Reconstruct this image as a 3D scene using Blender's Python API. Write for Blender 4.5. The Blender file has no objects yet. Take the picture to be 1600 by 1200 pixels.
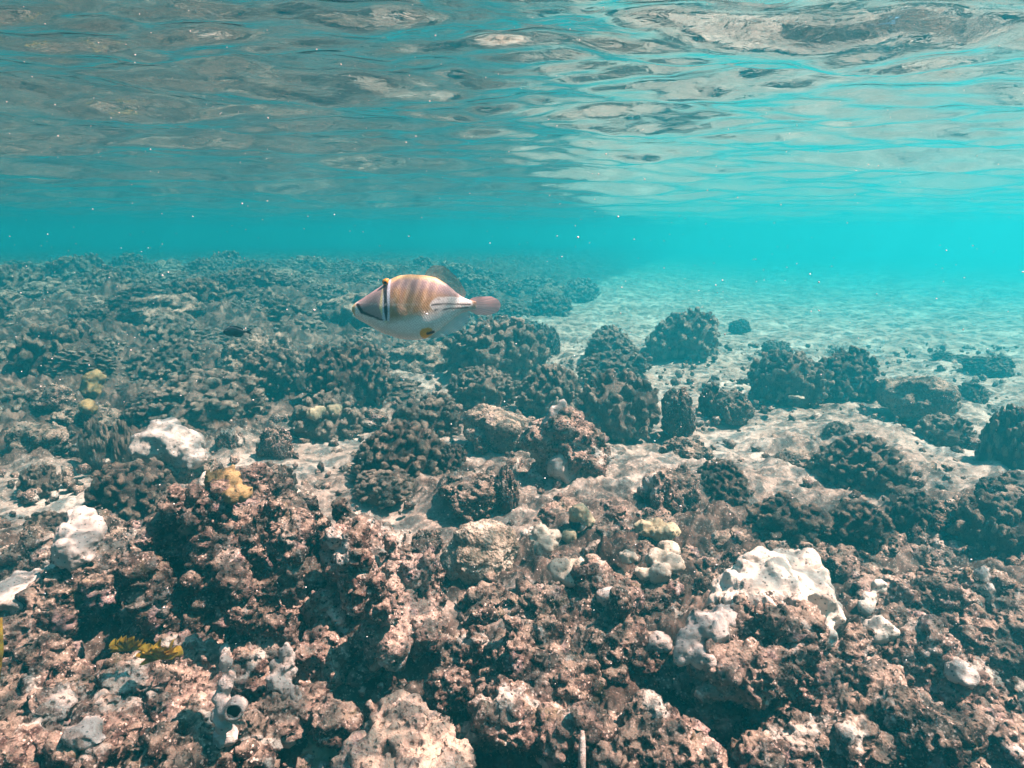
import bpy, math, random
import numpy as np
from mathutils import Vector
random.seed(7)
rng = np.random.default_rng(7)
scene = bpy.context.scene
COL = scene.collection
R = math.radians

# ------------------------------------------------------------------ camera, sky, sun, exposure
F_PX, CX, CY, PITCH, CAM_Z = 1043.0, 800.0, 600.0, R(12.4), -0.40
cam_data = bpy.data.cameras.new('camera')
cam_data.sensor_width = 36.0
cam_data.lens = 36.0 * F_PX / 1600.0
cam_data.clip_start, cam_data.clip_end = 0.02, 400.0
cam = bpy.data.objects.new('camera', cam_data)
COL.objects.link(cam)
cam.location = (0, 0, CAM_Z)
cam.rotation_euler = (math.pi / 2 - PITCH, 0, 0)
scene.camera = cam

SUN_EL, SUN_AZ = R(61), R(90)           # azimuth clockwise from +Y: a high sun on the right
world = bpy.data.worlds.new('World')
scene.world = world
world.use_nodes = True
wn = world.node_tree
bg = wn.nodes['Background']
sky = wn.nodes.new('ShaderNodeTexSky')
sky.sky_type = 'NISHITA'
sky.sun_disc = False
sky.sun_elevation = SUN_EL
sky.sun_rotation = SUN_AZ
wn.links.new(sky.outputs[0], bg.inputs[0])
bg.inputs[1].default_value = 0.05
sun_data = bpy.data.lights.new('sun', 'SUN')
sun_data.energy = 5.0
sun_data.angle = R(0.5)
sun_data.color = (1.0, 0.56, 0.50)
sun = bpy.data.objects.new('sun', sun_data)
COL.objects.link(sun)
sd = Vector((math.cos(SUN_EL) * math.sin(SUN_AZ), math.cos(SUN_EL) * math.cos(SUN_AZ), math.sin(SUN_EL)))
sun.rotation_euler = sd.to_track_quat('Z', 'Y').to_euler()
sun.location = sd * 20

scene.view_settings.view_transform = 'Standard'
scene.view_settings.look = 'None'
scene.view_settings.gamma = 1.0
scene.view_settings.exposure = 2.8
cy = scene.cycles
cy.use_denoising = True
try:
    cy.denoiser = 'OPENIMAGEDENOISE'
    cy.denoising_input_passes = 'RGB_ALBEDO_NORMAL'
    cy.denoising_prefilter = 'ACCURATE'
except Exception:
    pass
cy.max_bounces = 6
cy.diffuse_bounces = 2
cy.glossy_bounces = 2
cy.transmission_bounces = 2
cy.volume_bounces = 1
cy.transparent_max_bounces = 8
cy.caustics_reflective = False
cy.caustics_refractive = False
cy.sample_clamp_indirect = 4.0

# ------------------------------------------------------------------ small maths
_p = np.random.default_rng(3).permutation(256).astype(np.int64)
PERM = np.concatenate([_p, _p, _p])
_g = np.random.default_rng(4).normal(size=(256, 3))
GRAD = (_g / np.linalg.norm(_g, axis=1, keepdims=True)).astype(np.float32)
RNDV = np.random.default_rng(5).random((256, 3)).astype(np.float32)


def _hash(ix, iy, iz):
    return PERM[PERM[PERM[ix & 255] + (iy & 255)] + (iz & 255)]


def perlin(P):
    P = np.asarray(P, np.float32)
    I = np.floor(P).astype(np.int64)
    Fr = P - I
    u = Fr * Fr * Fr * (Fr * (Fr * 6 - 15) + 10)
    out = np.zeros(len(P), np.float32)
    for dx in (0, 1):
        wx = u[:, 0] if dx else 1 - u[:, 0]
        for dy in (0, 1):
            wy = u[:, 1] if dy else 1 - u[:, 1]
            for dz in (0, 1):
                wz = u[:, 2] if dz else 1 - u[:, 2]
                g = GRAD[_hash(I[:, 0] + dx, I[:, 1] + dy, I[:, 2] + dz)]
                d = (Fr - np.array([dx, dy, dz], np.float32))
                out += wx * wy * wz * (g * d).sum(1)
    return out * 1.5


def fbm(P, octaves=4, gain=0.5, lac=2.03):
    s, a, P = 0, 1.0, np.asarray(P, np.float32)
    for k in range(octaves):
        s = s + a * perlin(P + 17.3 * k)
        a *= gain
        P = P * lac
    return s


def ridged(P, octaves=3):
    s, a, P = 0, 1.0, np.asarray(P, np.float32)
    for k in range(octaves):
        s = s + a * (1 - 2 * np.abs(perlin(P + 9.1 * k)))
        a *= 0.5
        P = P * 2.1
    return s / 1.75


def worley(P):
    P = np.asarray(P, np.float32)
    I = np.floor(P).astype(np.int64)
    best = np.full(len(P), 9.0, np.float32)
    for dx in (-1, 0, 1):
        for dy in (-1, 0, 1):
            for dz in (-1, 0, 1):
                C = I + np.array([dx, dy, dz])
                q = C + RNDV[_hash(C[:, 0], C[:, 1], C[:, 2])]
                best = np.minimum(best, ((P - q) ** 2).sum(1))
    return np.sqrt(best)


def smooth(a, b, x):
    t = np.clip((np.asarray(x, np.float64) - a) / (b - a), 0, 1)
    return t * t * (3 - 2 * t)


cp, sp = math.cos(PITCH), math.sin(PITCH)


def ray(px, py):
    dx, dy = (px - CX) / F_PX, (CY - py) / F_PX
    return np.array([dx, cp + dy * sp, -sp + dy * cp])


def P(px, py, Y):
    """the world point at forward distance Y that the photo shows at px, py, and the metres one photo pixel spans there"""
    d = ray(px, py)
    t = Y / d[1]
    return np.array([0, 0, CAM_Z]) + d * t, t / F_PX


def ground_base(x, y):
    x, y = np.asarray(x, np.float64), np.asarray(y, np.float64)
    z = np.full(np.broadcast(x, y).shape, -1.2)
    s = 0.55 + (y - 7) * 0.30 - x                        # metres to the left of the reef's edge
    s = np.minimum(s, 3.0)
    z = z + 0.34 * smooth(0.2, 2.4, s) * smooth(2.2, 5.0, y)
    z = z - 0.16 * smooth(3.0, 12.0, y) * smooth(0.0, 3.0, -s)
    z = z - 0.05 * smooth(2.0, 1.5, y) - 0.12 * smooth(1.5, 1.0, y)
    return z


def ground_hit(px, py):
    d = ray(px, py)
    o = np.array([0, 0, CAM_Z])
    ts = np.geomspace(0.6, 40, 1500)
    pts = o + d * ts[:, None]
    below = pts[:, 2] < ground_base(pts[:, 0], pts[:, 1])
    k = int(np.argmax(below)) if below.any() else len(ts) - 1
    return pts[k], ts[k]


# ------------------------------------------------------------------ mesh helpers
def make_mesh(name, V, Fc, smooth_shade=True):
    V = np.ascontiguousarray(V, np.float32)
    Fc = np.ascontiguousarray(Fc, np.int32)
    n, k = Fc.shape
    me = bpy.data.meshes.new(name)
    me.vertices.add(len(V))
    me.vertices.foreach_set('co', V.ravel())
    me.loops.add(n * k)
    me.loops.foreach_set('vertex_index', Fc.ravel())
    me.polygons.add(n)
    me.polygons.foreach_set('loop_start', np.arange(0, n * k, k, dtype=np.int32))
    me.polygons.foreach_set('use_smooth', np.full(n, smooth_shade))
    me.update(calc_edges=True)
    return me


def ico(sub):
    import bmesh
    bm = bmesh.new()
    bmesh.ops.create_icosphere(bm, subdivisions=sub, radius=1.0)
    V = np.array([v.co[:] for v in bm.verts], np.float32)
    Fc = np.array([[v.index for v in f.verts] for f in bm.faces], np.int32)
    bm.free()
    return V, Fc


ICO = {k: ico(k) for k in (1, 2, 3, 4, 5)}


def rot_to(d):
    """3x3 rotation that brings +Z onto d"""
    d = np.asarray(d, float)
    d = d / np.linalg.norm(d)
    a = np.array([1, 0, 0]) if abs(d[0]) < 0.8 else np.array([0, 1, 0])
    x = np.cross(a, d)
    x /= np.linalg.norm(x)
    return np.stack([x, np.cross(d, x), d], 1)


class Soup:
    def __init__(s):
        s.V, s.F, s.n = [], [], 0

    def add(s, V, Fc):
        s.V.append(V)
        s.F.append(Fc + s.n)
        s.n += len(V)

    def ellipsoid(s, c, r, rot=None, sub=2, lump=0.0, seed=0.0):
        V, Fc = ICO[sub]
        W = V.copy()
        if lump:
            W = W * (1 + lump * perlin(V * 1.6 + seed))[:, None]
        W = W * np.asarray(r, np.float32)
        if rot is not None:
            W = W @ rot.T
        s.add((W + np.asarray(c)).astype(np.float32), Fc)

    def arrays(s):
        return np.concatenate(s.V), np.concatenate(s.F)

    def mesh(s, name):
        return make_mesh(name, *s.arrays())


def voxel(V, Fc, size):
    """the union of many closed blobs as one skin"""
    me = make_mesh('blobs', V, Fc)
    ob = bpy.data.objects.new('blobs', me)
    COL.objects.link(ob)
    m = ob.modifiers.new('r', 'REMESH')
    m.mode = 'VOXEL'
    m.voxel_size = size
    m.use_smooth_shade = True
    dg = bpy.context.evaluated_depsgraph_get()
    out = bpy.data.meshes.new_from_object(ob.evaluated_get(dg))
    bpy.data.objects.remove(ob)
    bpy.data.meshes.remove(me)
    return out


def get_co(me):
    a = np.empty(len(me.vertices) * 3, np.float32)
    me.vertices.foreach_get('co', a)
    return a.reshape(-1, 3)


def get_no(me):
    a = np.empty(len(me.vertices) * 3, np.float32)
    me.vertex_normals.foreach_get('vector', a)
    return a.reshape(-1, 3)


def set_co(me, V):
    me.vertices.foreach_set('co', np.ascontiguousarray(V, np.float32).ravel())
    me.polygons.foreach_set('use_smooth', np.ones(len(me.polygons), bool))
    me.update()


def crag(me, amp=1.0, seed=0.0, scale=1.0):
    """weathered reef-rock relief: swellings, ridges, pits and grit, pushed out along the normals"""
    V, N = get_co(me), get_no(me)
    Q = V / scale + seed
    d = 0.020 * fbm(Q * 9, 3)
    V = V + N * (d * amp * scale)[:, None]
    set_co(me, V)
    N = get_no(me)
    Q = V / scale + seed
    m = smooth(-0.25, 0.35, perlin(Q * 6 + 31))
    w = worley(Q * 26)
    w2 = worley(Q * 62 + 5)
    d = 0.014 * ridged(Q * 22, 3) * m + 0.020 * (0.55 - w) * (0.4 + 0.6 * m) + 0.011 * (0.5 - w2) + 0.006 * fbm(Q * 95, 2)
    pits = smooth(0.30, 0.12, worley(Q * 15 + 40)) * 0.026 * m + smooth(0.32, 0.16, worley(Q * 42 + 70)) * 0.011
    V = V + N * ((d - pits) * amp * scale)[:, None]
    set_co(me, V)


def link(name, me, mat=None, parent=None):
    o = bpy.data.objects.new(name, me)
    COL.objects.link(o)
    if mat is not None:
        me.materials.clear()
        me.materials.append(mat)
    if parent is not None:
        o.parent = parent
    return o


def tag(o, label=None, cat=None, group=None, kind=None):
    if label:
        o['label'] = label
    if cat:
        o['category'] = cat
    if group:
        o['group'] = group
    if kind:
        o['kind'] = kind
    return o


def empty(name, loc):
    o = bpy.data.objects.new(name, None)
    o.empty_display_size = 0.02
    COL.objects.link(o)
    o.location = loc
    return o


# ------------------------------------------------------------------ materials
class Mat:
    def __init__(s, name):
        s.m = bpy.data.materials.new(name)
        s.m.use_nodes = True
        s.t = s.m.node_tree
        s.t.nodes.clear()
        s.out = s.n('ShaderNodeOutputMaterial')

    def n(s, typ, **kw):
        nd = s.t.nodes.new(typ)
        for k, v in kw.items():
            setattr(nd, k, v)
        return nd

    def l(s, a, b):
        s.t.links.new(a, b)

    def val(s, sock, v):
        if hasattr(v, 'node'):
            s.l(v, sock)
        else:
            sock.default_value = v

    def noise(s, co, scale, detail=4, rough=0.55, dist=0.0):
        nd = s.n('ShaderNodeTexNoise')
        s.l(co, nd.inputs['Vector'])
        nd.inputs['Scale'].default_value = scale
        nd.inputs['Detail'].default_value = detail
        nd.inputs['Roughness'].default_value = rough
        nd.inputs['Distortion'].default_value = dist
        return nd.outputs['Fac']

    def voro(s, co, scale, feature='F1', rnd=1.0):
        nd = s.n('ShaderNodeTexVoronoi', feature=feature)
        s.l(co, nd.inputs['Vector'])
        nd.inputs['Scale'].default_value = scale
        nd.inputs['Randomness'].default_value = rnd
        return nd.outputs['Distance']

    def map(s, v, a, b, c=0.0, d=1.0):
        nd = s.n('ShaderNodeMapRange', interpolation_type='SMOOTHSTEP')
        s.l(v, nd.inputs[0])
        for i, x in enumerate((a, b, c, d)):
            nd.inputs[i + 1].default_value = x
        return nd.outputs[0]

    def math(s, op, a, b=0.0):
        nd = s.n('ShaderNodeMath', operation=op)
        s.val(nd.inputs[0], a)
        s.val(nd.inputs[1], b)
        return nd.outputs[0]

    def mix(s, f, a, b):
        nd = s.n('ShaderNodeMix', data_type='RGBA')
        s.val(nd.inputs[0], f)
        for i, x in ((6, a), (7, b)):
            if hasattr(x, 'node'):
                s.l(x, nd.inputs[i])
            else:
                nd.inputs[i].default_value = (*x, 1)
        return nd.outputs[2]

    def ramp(s, v, stops):
        nd = s.n('ShaderNodeValToRGB')
        e = nd.color_ramp.elements
        while len(e) < len(stops):
            e.new(0.5)
        for k, (p, c) in enumerate(stops):
            e[k].position = p
            e[k].color = (*c, 1)
        s.l(v, nd.inputs[0])
        return nd.outputs[0]

    def bump(s, h, strength, dist, prev=None):
        nd = s.n('ShaderNodeBump')
        nd.inputs['Strength'].default_value = strength
        nd.inputs['Distance'].default_value = dist
        s.l(h, nd.inputs['Height'])
        if prev is not None:
            s.l(prev, nd.inputs['Normal'])
        return nd.outputs[0]

    def principled(s, col, rough=0.9, normal=None, spec=0.15):
        b = s.n('ShaderNodeBsdfPrincipled')
        s.val(b.inputs['Base Color'], col if hasattr(col, 'node') else (*col, 1))
        s.val(b.inputs['Roughness'], rough)
        b.inputs['Specular IOR Level'].default_value = spec
        if normal is not None:
            s.l(normal, b.inputs['Normal'])
        s.l(b.outputs[0], s.out.inputs[0])
        return b

    def pos(s):
        return s.n('ShaderNodeNewGeometry').outputs['Position']

    def obj(s):
        return s.n('ShaderNodeTexCoord').outputs['Object']

    def up(s):
        g = s.n('ShaderNodeNewGeometry')
        x = s.n('ShaderNodeSeparateXYZ')
        s.l(g.outputs['Normal'], x.inputs[0])
        return x.outputs[2]


def rock_material(name, dark, mid, pale, pale_amount=0.5, dust_light=0.5, white=0.0, lilac=0.6, fine=1.0):
    """encrusted dead-coral rock: algae-dark, mauve-brown and pale crusts in patches, grit speckles, settled sand on flat tops that also paints them as lit"""
    M = Mat(name)
    co = M.pos()
    patch = M.noise(co, 7.0, 5, 0.6, 0.4)
    col = M.ramp(patch, [(0.28, dark), (0.46, mid), (0.66, tuple(0.55 * a + 0.45 * b for a, b in zip(mid, pale)))])
    oi = M.n('ShaderNodeObjectInfo')
    big = M.map(M.noise(co, 2.6, 3, 0.5), 0.40, 0.60)
    col = M.mix(M.math('MULTIPLY', big, 0.85), col, tuple(0.55 * c for c in dark))
    col = M.mix(M.math('MULTIPLY', oi.outputs['Random'], 0.14), col, pale)
    # lilac coralline crust
    lil = M.map(M.noise(co, 11.0, 3, 0.5), 0.60, 0.68)
    col = M.mix(M.math('MULTIPLY', lil, lilac), col, (0.306, 0.1892, 0.192))
    # olive turf
    ol = M.map(M.noise(co, 15.0, 4, 0.6, 0.6), 0.60, 0.70)
    col = M.mix(M.math('MULTIPLY', ol, 0.45), col, (0.13, 0.10, 0.035))
    # dark speckle and pale grit
    sp1 = M.noise(co, 70.0, 5, 0.65, 0.3)
    col = M.mix(M.map(sp1, 0.50, 0.36, 0.0, 0.85), col, dark)
    sp2 = M.noise(co, 120.0, 5, 0.7, 0.2)
    col = M.mix(M.map(sp2, 0.55, 0.66, 0.0, pale_amount), col, pale)
    if white:
        wv = M.map(M.noise(co, 9.0, 5, 0.6, 0.8), 0.57, 0.63)
        col = M.mix(M.math('MULTIPLY', wv, white), col, (0.72, 0.64, 0.58))
    # worm holes and grit at millimetre size
    hole = M.voro(co, 85.0)
    col = M.mix(M.map(hole, 0.30, 0.16, 0.0, 0.85), col, (0.012, 0.008, 0.008))
    grit = M.n('ShaderNodeMapping')
    grit.inputs['Location'].default_value = (3.1, 1.7, 0.4)
    M.l(co, grit.inputs[0])
    gv = M.voro(grit.outputs[0], 120.0)
    gm = M.math('MULTIPLY', M.map(gv, 0.34, 0.20), M.map(M.noise(co, 20.0, 3, 0.6), 0.44, 0.60))
    col = M.mix(M.math('MULTIPLY', gm, 0.9 * pale_amount), col, (0.7548, 0.559, 0.48))
    # settled sediment on upward faces, its paleness also painting lit tops against sides
    sed_light = M.math('MULTIPLY', M.map(M.up(), 0.30, 0.90), M.map(M.noise(co, 24.0, 6, 0.7), 0.36, 0.58))
    col = M.mix(M.math('MULTIPLY', sed_light, dust_light), col, (0.4794, 0.3268, 0.248))
    h = M.noise(co, 150.0, 6, 0.72)
    nr = M.bump(h, 0.9 * fine, 0.006)
    h2 = M.voro(co, 210.0)
    nr = M.bump(h2, 0.5 * fine, 0.003, nr)
    nr = M.bump(M.map(hole, 0.12, 0.40), 0.9 * fine, 0.006, nr)
    M.principled(col, 0.92, nr, 0.12)
    return M.m


MAT = {}
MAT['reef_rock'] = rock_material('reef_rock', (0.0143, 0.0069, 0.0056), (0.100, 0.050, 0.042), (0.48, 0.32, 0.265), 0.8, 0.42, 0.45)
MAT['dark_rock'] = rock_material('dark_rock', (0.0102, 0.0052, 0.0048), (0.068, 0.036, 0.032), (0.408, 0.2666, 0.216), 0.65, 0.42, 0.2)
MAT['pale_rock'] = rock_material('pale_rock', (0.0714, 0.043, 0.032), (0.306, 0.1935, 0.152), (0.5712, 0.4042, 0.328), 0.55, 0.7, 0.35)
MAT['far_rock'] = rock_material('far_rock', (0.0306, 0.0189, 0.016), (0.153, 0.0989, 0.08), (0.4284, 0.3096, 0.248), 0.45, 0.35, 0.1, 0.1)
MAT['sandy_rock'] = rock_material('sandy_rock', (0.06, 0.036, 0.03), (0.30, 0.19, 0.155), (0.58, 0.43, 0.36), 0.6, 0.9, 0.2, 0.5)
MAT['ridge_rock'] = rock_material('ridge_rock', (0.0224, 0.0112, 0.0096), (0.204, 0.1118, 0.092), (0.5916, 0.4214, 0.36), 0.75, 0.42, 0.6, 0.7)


def coral_material():
    M = Mat('knobby_coral')
    co = M.obj()
    tc = M.n('ShaderNodeAttribute', attribute_name='tip').outputs['Fac']
    oi = M.n('ShaderNodeObjectInfo')
    base = M.mix(oi.outputs['Random'], (0.075, 0.046, 0.038), (0.235, 0.165, 0.135))
    tip = M.mix(oi.outputs['Random'], (0.25, 0.165, 0.125), (0.40, 0.29, 0.23))
    col = M.mix(M.map(tc, 0.55, 1.0), base, tip)
    n1 = M.noise(co, 3.0, 4, 0.6)
    col = M.mix(M.map(n1, 0.54, 0.68, 0.0, 0.6), col, (0.36, 0.29, 0.23))
    col = M.mix(M.map(M.noise(co, 22.0, 4, 0.65), 0.52, 0.36, 0, 0.7), col, (0.045, 0.033, 0.028))
    col = M.mix(M.map(M.noise(co, 34.0, 4, 0.7), 0.58, 0.68, 0, 0.6), col, (0.5, 0.42, 0.35))
    nr = M.bump(M.noise(co, 42.0, 5, 0.7), 0.8, 0.05)
    M.principled(col, 0.9, nr, 0.1)
    return M.m


MAT['coral'] = coral_material()


def pale_coral_material(name, base, brown, brown_amt=0.5, world=True, pores=420.0):
    M = Mat(name)
    co = M.pos() if world else M.obj()
    n = M.noise(co, 26.0, 4, 0.6)
    col = M.mix(M.map(n, 0.35, 0.65), tuple(0.72 * c for c in base), base)
    pt = M.map(M.noise(co, 20.0, 7, 0.72, 0.6), 0.50, 0.62)
    col = M.mix(M.math('MULTIPLY', pt, brown_amt), col, brown)
    col = M.mix(M.map(M.voro(co, 95.0), 0.26, 0.14, 0, 0.8), col, (0.05, 0.035, 0.03))
    nr = M.bump(M.noise(co, 55.0, 7, 0.7), 0.8, 0.008)
    nr = M.bump(M.voro(co, pores), 0.35, 0.002, nr)
    M.principled(col, 0.75, nr, 0.2)
    return M.m


MAT['white_coral'] = pale_coral_material('white_coral', (0.68, 0.55, 0.47), (0.26, 0.165, 0.125), 0.42)
MAT['clean_coral'] = pale_coral_material('clean_coral', (0.44, 0.355, 0.29), (0.24, 0.165, 0.115), 0.7)
MAT['cream_coral'] = pale_coral_material('cream_coral', (0.42, 0.32, 0.21), (0.24, 0.165, 0.09), 0.6)
MAT['yellow_coral'] = pale_coral_material('yellow_coral', (0.30, 0.19, 0.085), (0.12, 0.075, 0.04), 0.9)
MAT['sponge'] = pale_coral_material('sponge', (0.46, 0.37, 0.335), (0.22, 0.145, 0.115), 0.75)
MAT['teal_sponge'] = pale_coral_material('teal_sponge', (0.05, 0.075, 0.085), (0.02, 0.03, 0.035), 0.6)
MAT['brain'] = None


def brain_material():
    M = Mat('brain_coral')
    co = M.pos()
    n1 = M.noise(co, 12.0, 5, 0.6)
    col = M.ramp(n1, [(0.3, (0.12, 0.085, 0.06)), (0.5, (0.24, 0.17, 0.13)), (0.66, (0.42, 0.33, 0.27))])
    col = M.mix(M.map(M.noise(co, 85.0, 5, 0.7), 0.52, 0.38, 0, 0.8), col, (0.06, 0.042, 0.03))
    col = M.mix(M.map(M.noise(co, 120.0, 5, 0.7), 0.58, 0.66, 0, 0.6), col, (0.55, 0.45, 0.37))
    nr = M.bump(M.voro(co, 150.0), 0.9, 0.004)
    nr = M.bump(M.noise(co, 90.0, 5, 0.7), 0.6, 0.005, nr)
    M.principled(col, 0.9, nr, 0.1)
    return M.m


MAT['brain'] = brain_material()


def sand_material():
    M = Mat('seabed_sand')
    co = M.pos()
    n = M.noise(co, 3.2, 6, 0.62, 0.3)
    col = M.ramp(n, [(0.30, (0.16, 0.105, 0.085)), (0.50, (0.28, 0.20, 0.168)), (0.68, (0.45, 0.355, 0.31))])
    att = M.n('ShaderNodeAttribute', attribute_name='rubble').outputs['Fac']
    br = M.ramp(M.noise(co, 13.0, 5, 0.62, 0.4), [(0.3, (0.016, 0.009, 0.008)), (0.5, (0.075, 0.045, 0.036)), (0.7, (0.21, 0.14, 0.113))])
    mask = M.map(M.math('ADD', att, M.math('MULTIPLY', M.math('SUBTRACT', M.noise(co, 18.0, 6, 0.68), 0.5), 1.5)), 0.30, 0.70)
    col = M.mix(mask, col, br)
    col = M.mix(M.map(M.noise(co, 75.0, 6, 0.7), 0.48, 0.36, 0, 0.75), col, (0.07, 0.05, 0.04))
    col = M.mix(M.math('MULTIPLY', M.map(M.noise(co, 130.0, 5, 0.7), 0.56, 0.66, 0, 0.6), M.map(att, 1.1, 0.5, 0.25, 1.0)), col, (0.66, 0.55, 0.47))
    nr = M.bump(M.noise(co, 26.0, 7, 0.68), 0.6, 0.02)
    nr = M.bump(M.noise(co, 140.0, 6, 0.72), 0.8, 0.006, nr)
    M.principled(col, 0.95, nr, 0.08)
    return M.m


MAT['sand'] = sand_material()


def water_material():
    """underside of the sea: Fresnel mirror (total reflection at low angles), clear from above, with a network of sunlight painted into its transparency"""
    M = Mat('water_surface')
    co = M.pos()
    mp = M.n('ShaderNodeMapping')
    mp.inputs['Scale'].default_value = (1.0, 1.6, 1.0)
    M.l(co, mp.inputs[0])
    rip = M.noise(mp.outputs[0], 16.0, 4, 0.5, 0.6)
    nr = M.bump(rip, 0.30, 0.008)
    fr = M.n('ShaderNodeFresnel')
    fr.inputs['IOR'].default_value = 1.333
    M.l(nr, fr.inputs['Normal'])
    gl = M.n('ShaderNodeBsdfGlossy')
    gl.inputs['Color'].default_value = (0.97, 0.97, 0.97, 1)
    gl.inputs['Roughness'].default_value = 0.0
    M.l(nr, gl.inputs['Normal'])
    # painted transparency pattern standing for rippled sunlight: bright network, dim cells
    wob = M.n('ShaderNodeTexNoise')
    wob.inputs['Scale'].default_value = 5.0
    wob.inputs['Detail'].default_value = 3.0
    M.l(co, wob.inputs['Vector'])
    va = M.n('ShaderNodeVectorMath', operation='SUBTRACT')
    M.l(wob.outputs['Color'], va.inputs[0])
    va.inputs[1].default_value = (0.5, 0.5, 0.5)
    vs = M.n('ShaderNodeVectorMath', operation='SCALE')
    M.l(va.outputs[0], vs.inputs[0])
    vs.inputs['Scale'].default_value = 0.22
    vc = M.n('ShaderNodeVectorMath', operation='ADD')
    M.l(co, vc.inputs[0])
    M.l(vs.outputs[0], vc.inputs[1])
    d1 = M.voro(vc.outputs[0], 6.0, 'DISTANCE_TO_EDGE')
    d2 = M.voro(vc.outputs[0], 14.0, 'DISTANCE_TO_EDGE')
    f1 = M.map(d1, 0.125, 0.0)
    f2 = M.map(d2, 0.15, 0.0)
    f = M.math('ADD', M.math('MULTIPLY', f1, 0.6), M.math('MULTIPLY', f2, 0.4))
    f = M.math('ADD', M.math('MULTIPLY', f, 1.35), 0.25)
    f = M.math('MINIMUM', f, 1.0)
    cc = M.n('ShaderNodeCombineColor')
    for i in range(3):
        M.l(f, cc.inputs[i])
    tr = M.n('ShaderNodeBsdfTransparent')
    M.l(cc.outputs[0], tr.inputs[0])
    mx = M.n('ShaderNodeMixShader')
    M.l(fr.outputs[0], mx.inputs[0])
    M.l(tr.outputs[0], mx.inputs[1])
    M.l(gl.outputs[0], mx.inputs[2])
    M.l(mx.outputs[0], M.out.inputs[0])
    return M.m


MAT['water'] = water_material()


def simple(name, col, rough=0.5, spec=0.3, attr=False):
    M = Mat(name)
    c = M.n('ShaderNodeAttribute', attribute_name='pattern').outputs['Color'] if attr else col
    nr = None
    if attr:                                       # fine scales
        mp = M.n('ShaderNodeMapping')
        mp.inputs['Scale'].default_value = (1.0, 0.3, 1.0)
        mp.inputs['Rotation'].default_value = (0, 0.6, 0)
        M.l(M.obj(), mp.inputs[0])
        v = M.voro(mp.outputs[0], 330.0, 'F1', 0.35)
        c = M.mix(M.map(v, 0.25, 0.6, 0.0, 0.28), c, (0.16, 0.11, 0.09))
        nr = M.bump(v, 0.35, 0.001)
    M.principled(c, rough, nr, spec)
    return M.m


def fin_material(name, col, opacity, ray_scale=260.0):
    M = Mat(name)
    co = M.obj()
    att = M.n('ShaderNodeAttribute', attribute_name='fan').outputs['Fac']
    w = M.math('SINE', M.math('MULTIPLY', att, ray_scale))
    o = M.math('ADD', M.math('MULTIPLY', w, 0.14 * opacity), opacity)
    df = M.n('ShaderNodeBsdfDiffuse')
    df.inputs[0].default_value = (*col, 1)
    tl = M.n('ShaderNodeBsdfTranslucent')
    tl.inputs[0].default_value = (*col, 1)
    m1 = M.n('ShaderNodeMixShader')
    m1.inputs[0].default_value = 0.45
    M.l(df.outputs[0], m1.inputs[1])
    M.l(tl.outputs[0], m1.inputs[2])
    tr = M.n('ShaderNodeBsdfTransparent')
    m2 = M.n('ShaderNodeMixShader')
    M.l(o, m2.inputs[0])
    M.l(tr.outputs[0], m2.inputs[1])
    M.l(m1.outputs[0], m2.inputs[2])
    M.l(m2.outputs[0], M.out.inputs[0])
    return M.m


# ------------------------------------------------------------------ seabed, water surface, haze
def polar_grid(r0, r1, nr, front, nf, nb):
    """rings round the camera, fine towards the view (+Y) and coarse behind"""
    a = np.concatenate([np.linspace(-front, front, nf, endpoint=False),
                        np.linspace(front, 2 * math.pi - front, nb, endpoint=False)])
    na = len(a)
    r = np.geomspace(r0, r1, nr)
    A, Rr = np.meshgrid(a, r)
    X, Y = Rr * np.sin(A), Rr * np.cos(A)
    X = np.concatenate([[0.0], X.ravel()])
    Y = np.concatenate([[0.0], Y.ravel()])
    i = np.arange(nr - 1)[:, None] * na + 1
    j = np.arange(na)[None, :]
    j2 = (j + 1) % na
    Q = np.stack([i + j, i + j2, i + na + j2, i + na + j], -1).reshape(-1, 4)
    jj = np.arange(na)
    fan = np.stack([np.zeros(na, int), (jj + 1) % na + 1, jj + 1], 1)
    T = np.concatenate([Q[:, [0, 1, 2]], Q[:, [0, 2, 3]]])[:, ::-1]
    return X, Y, np.concatenate([T, fan[:, ::-1]])


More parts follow.
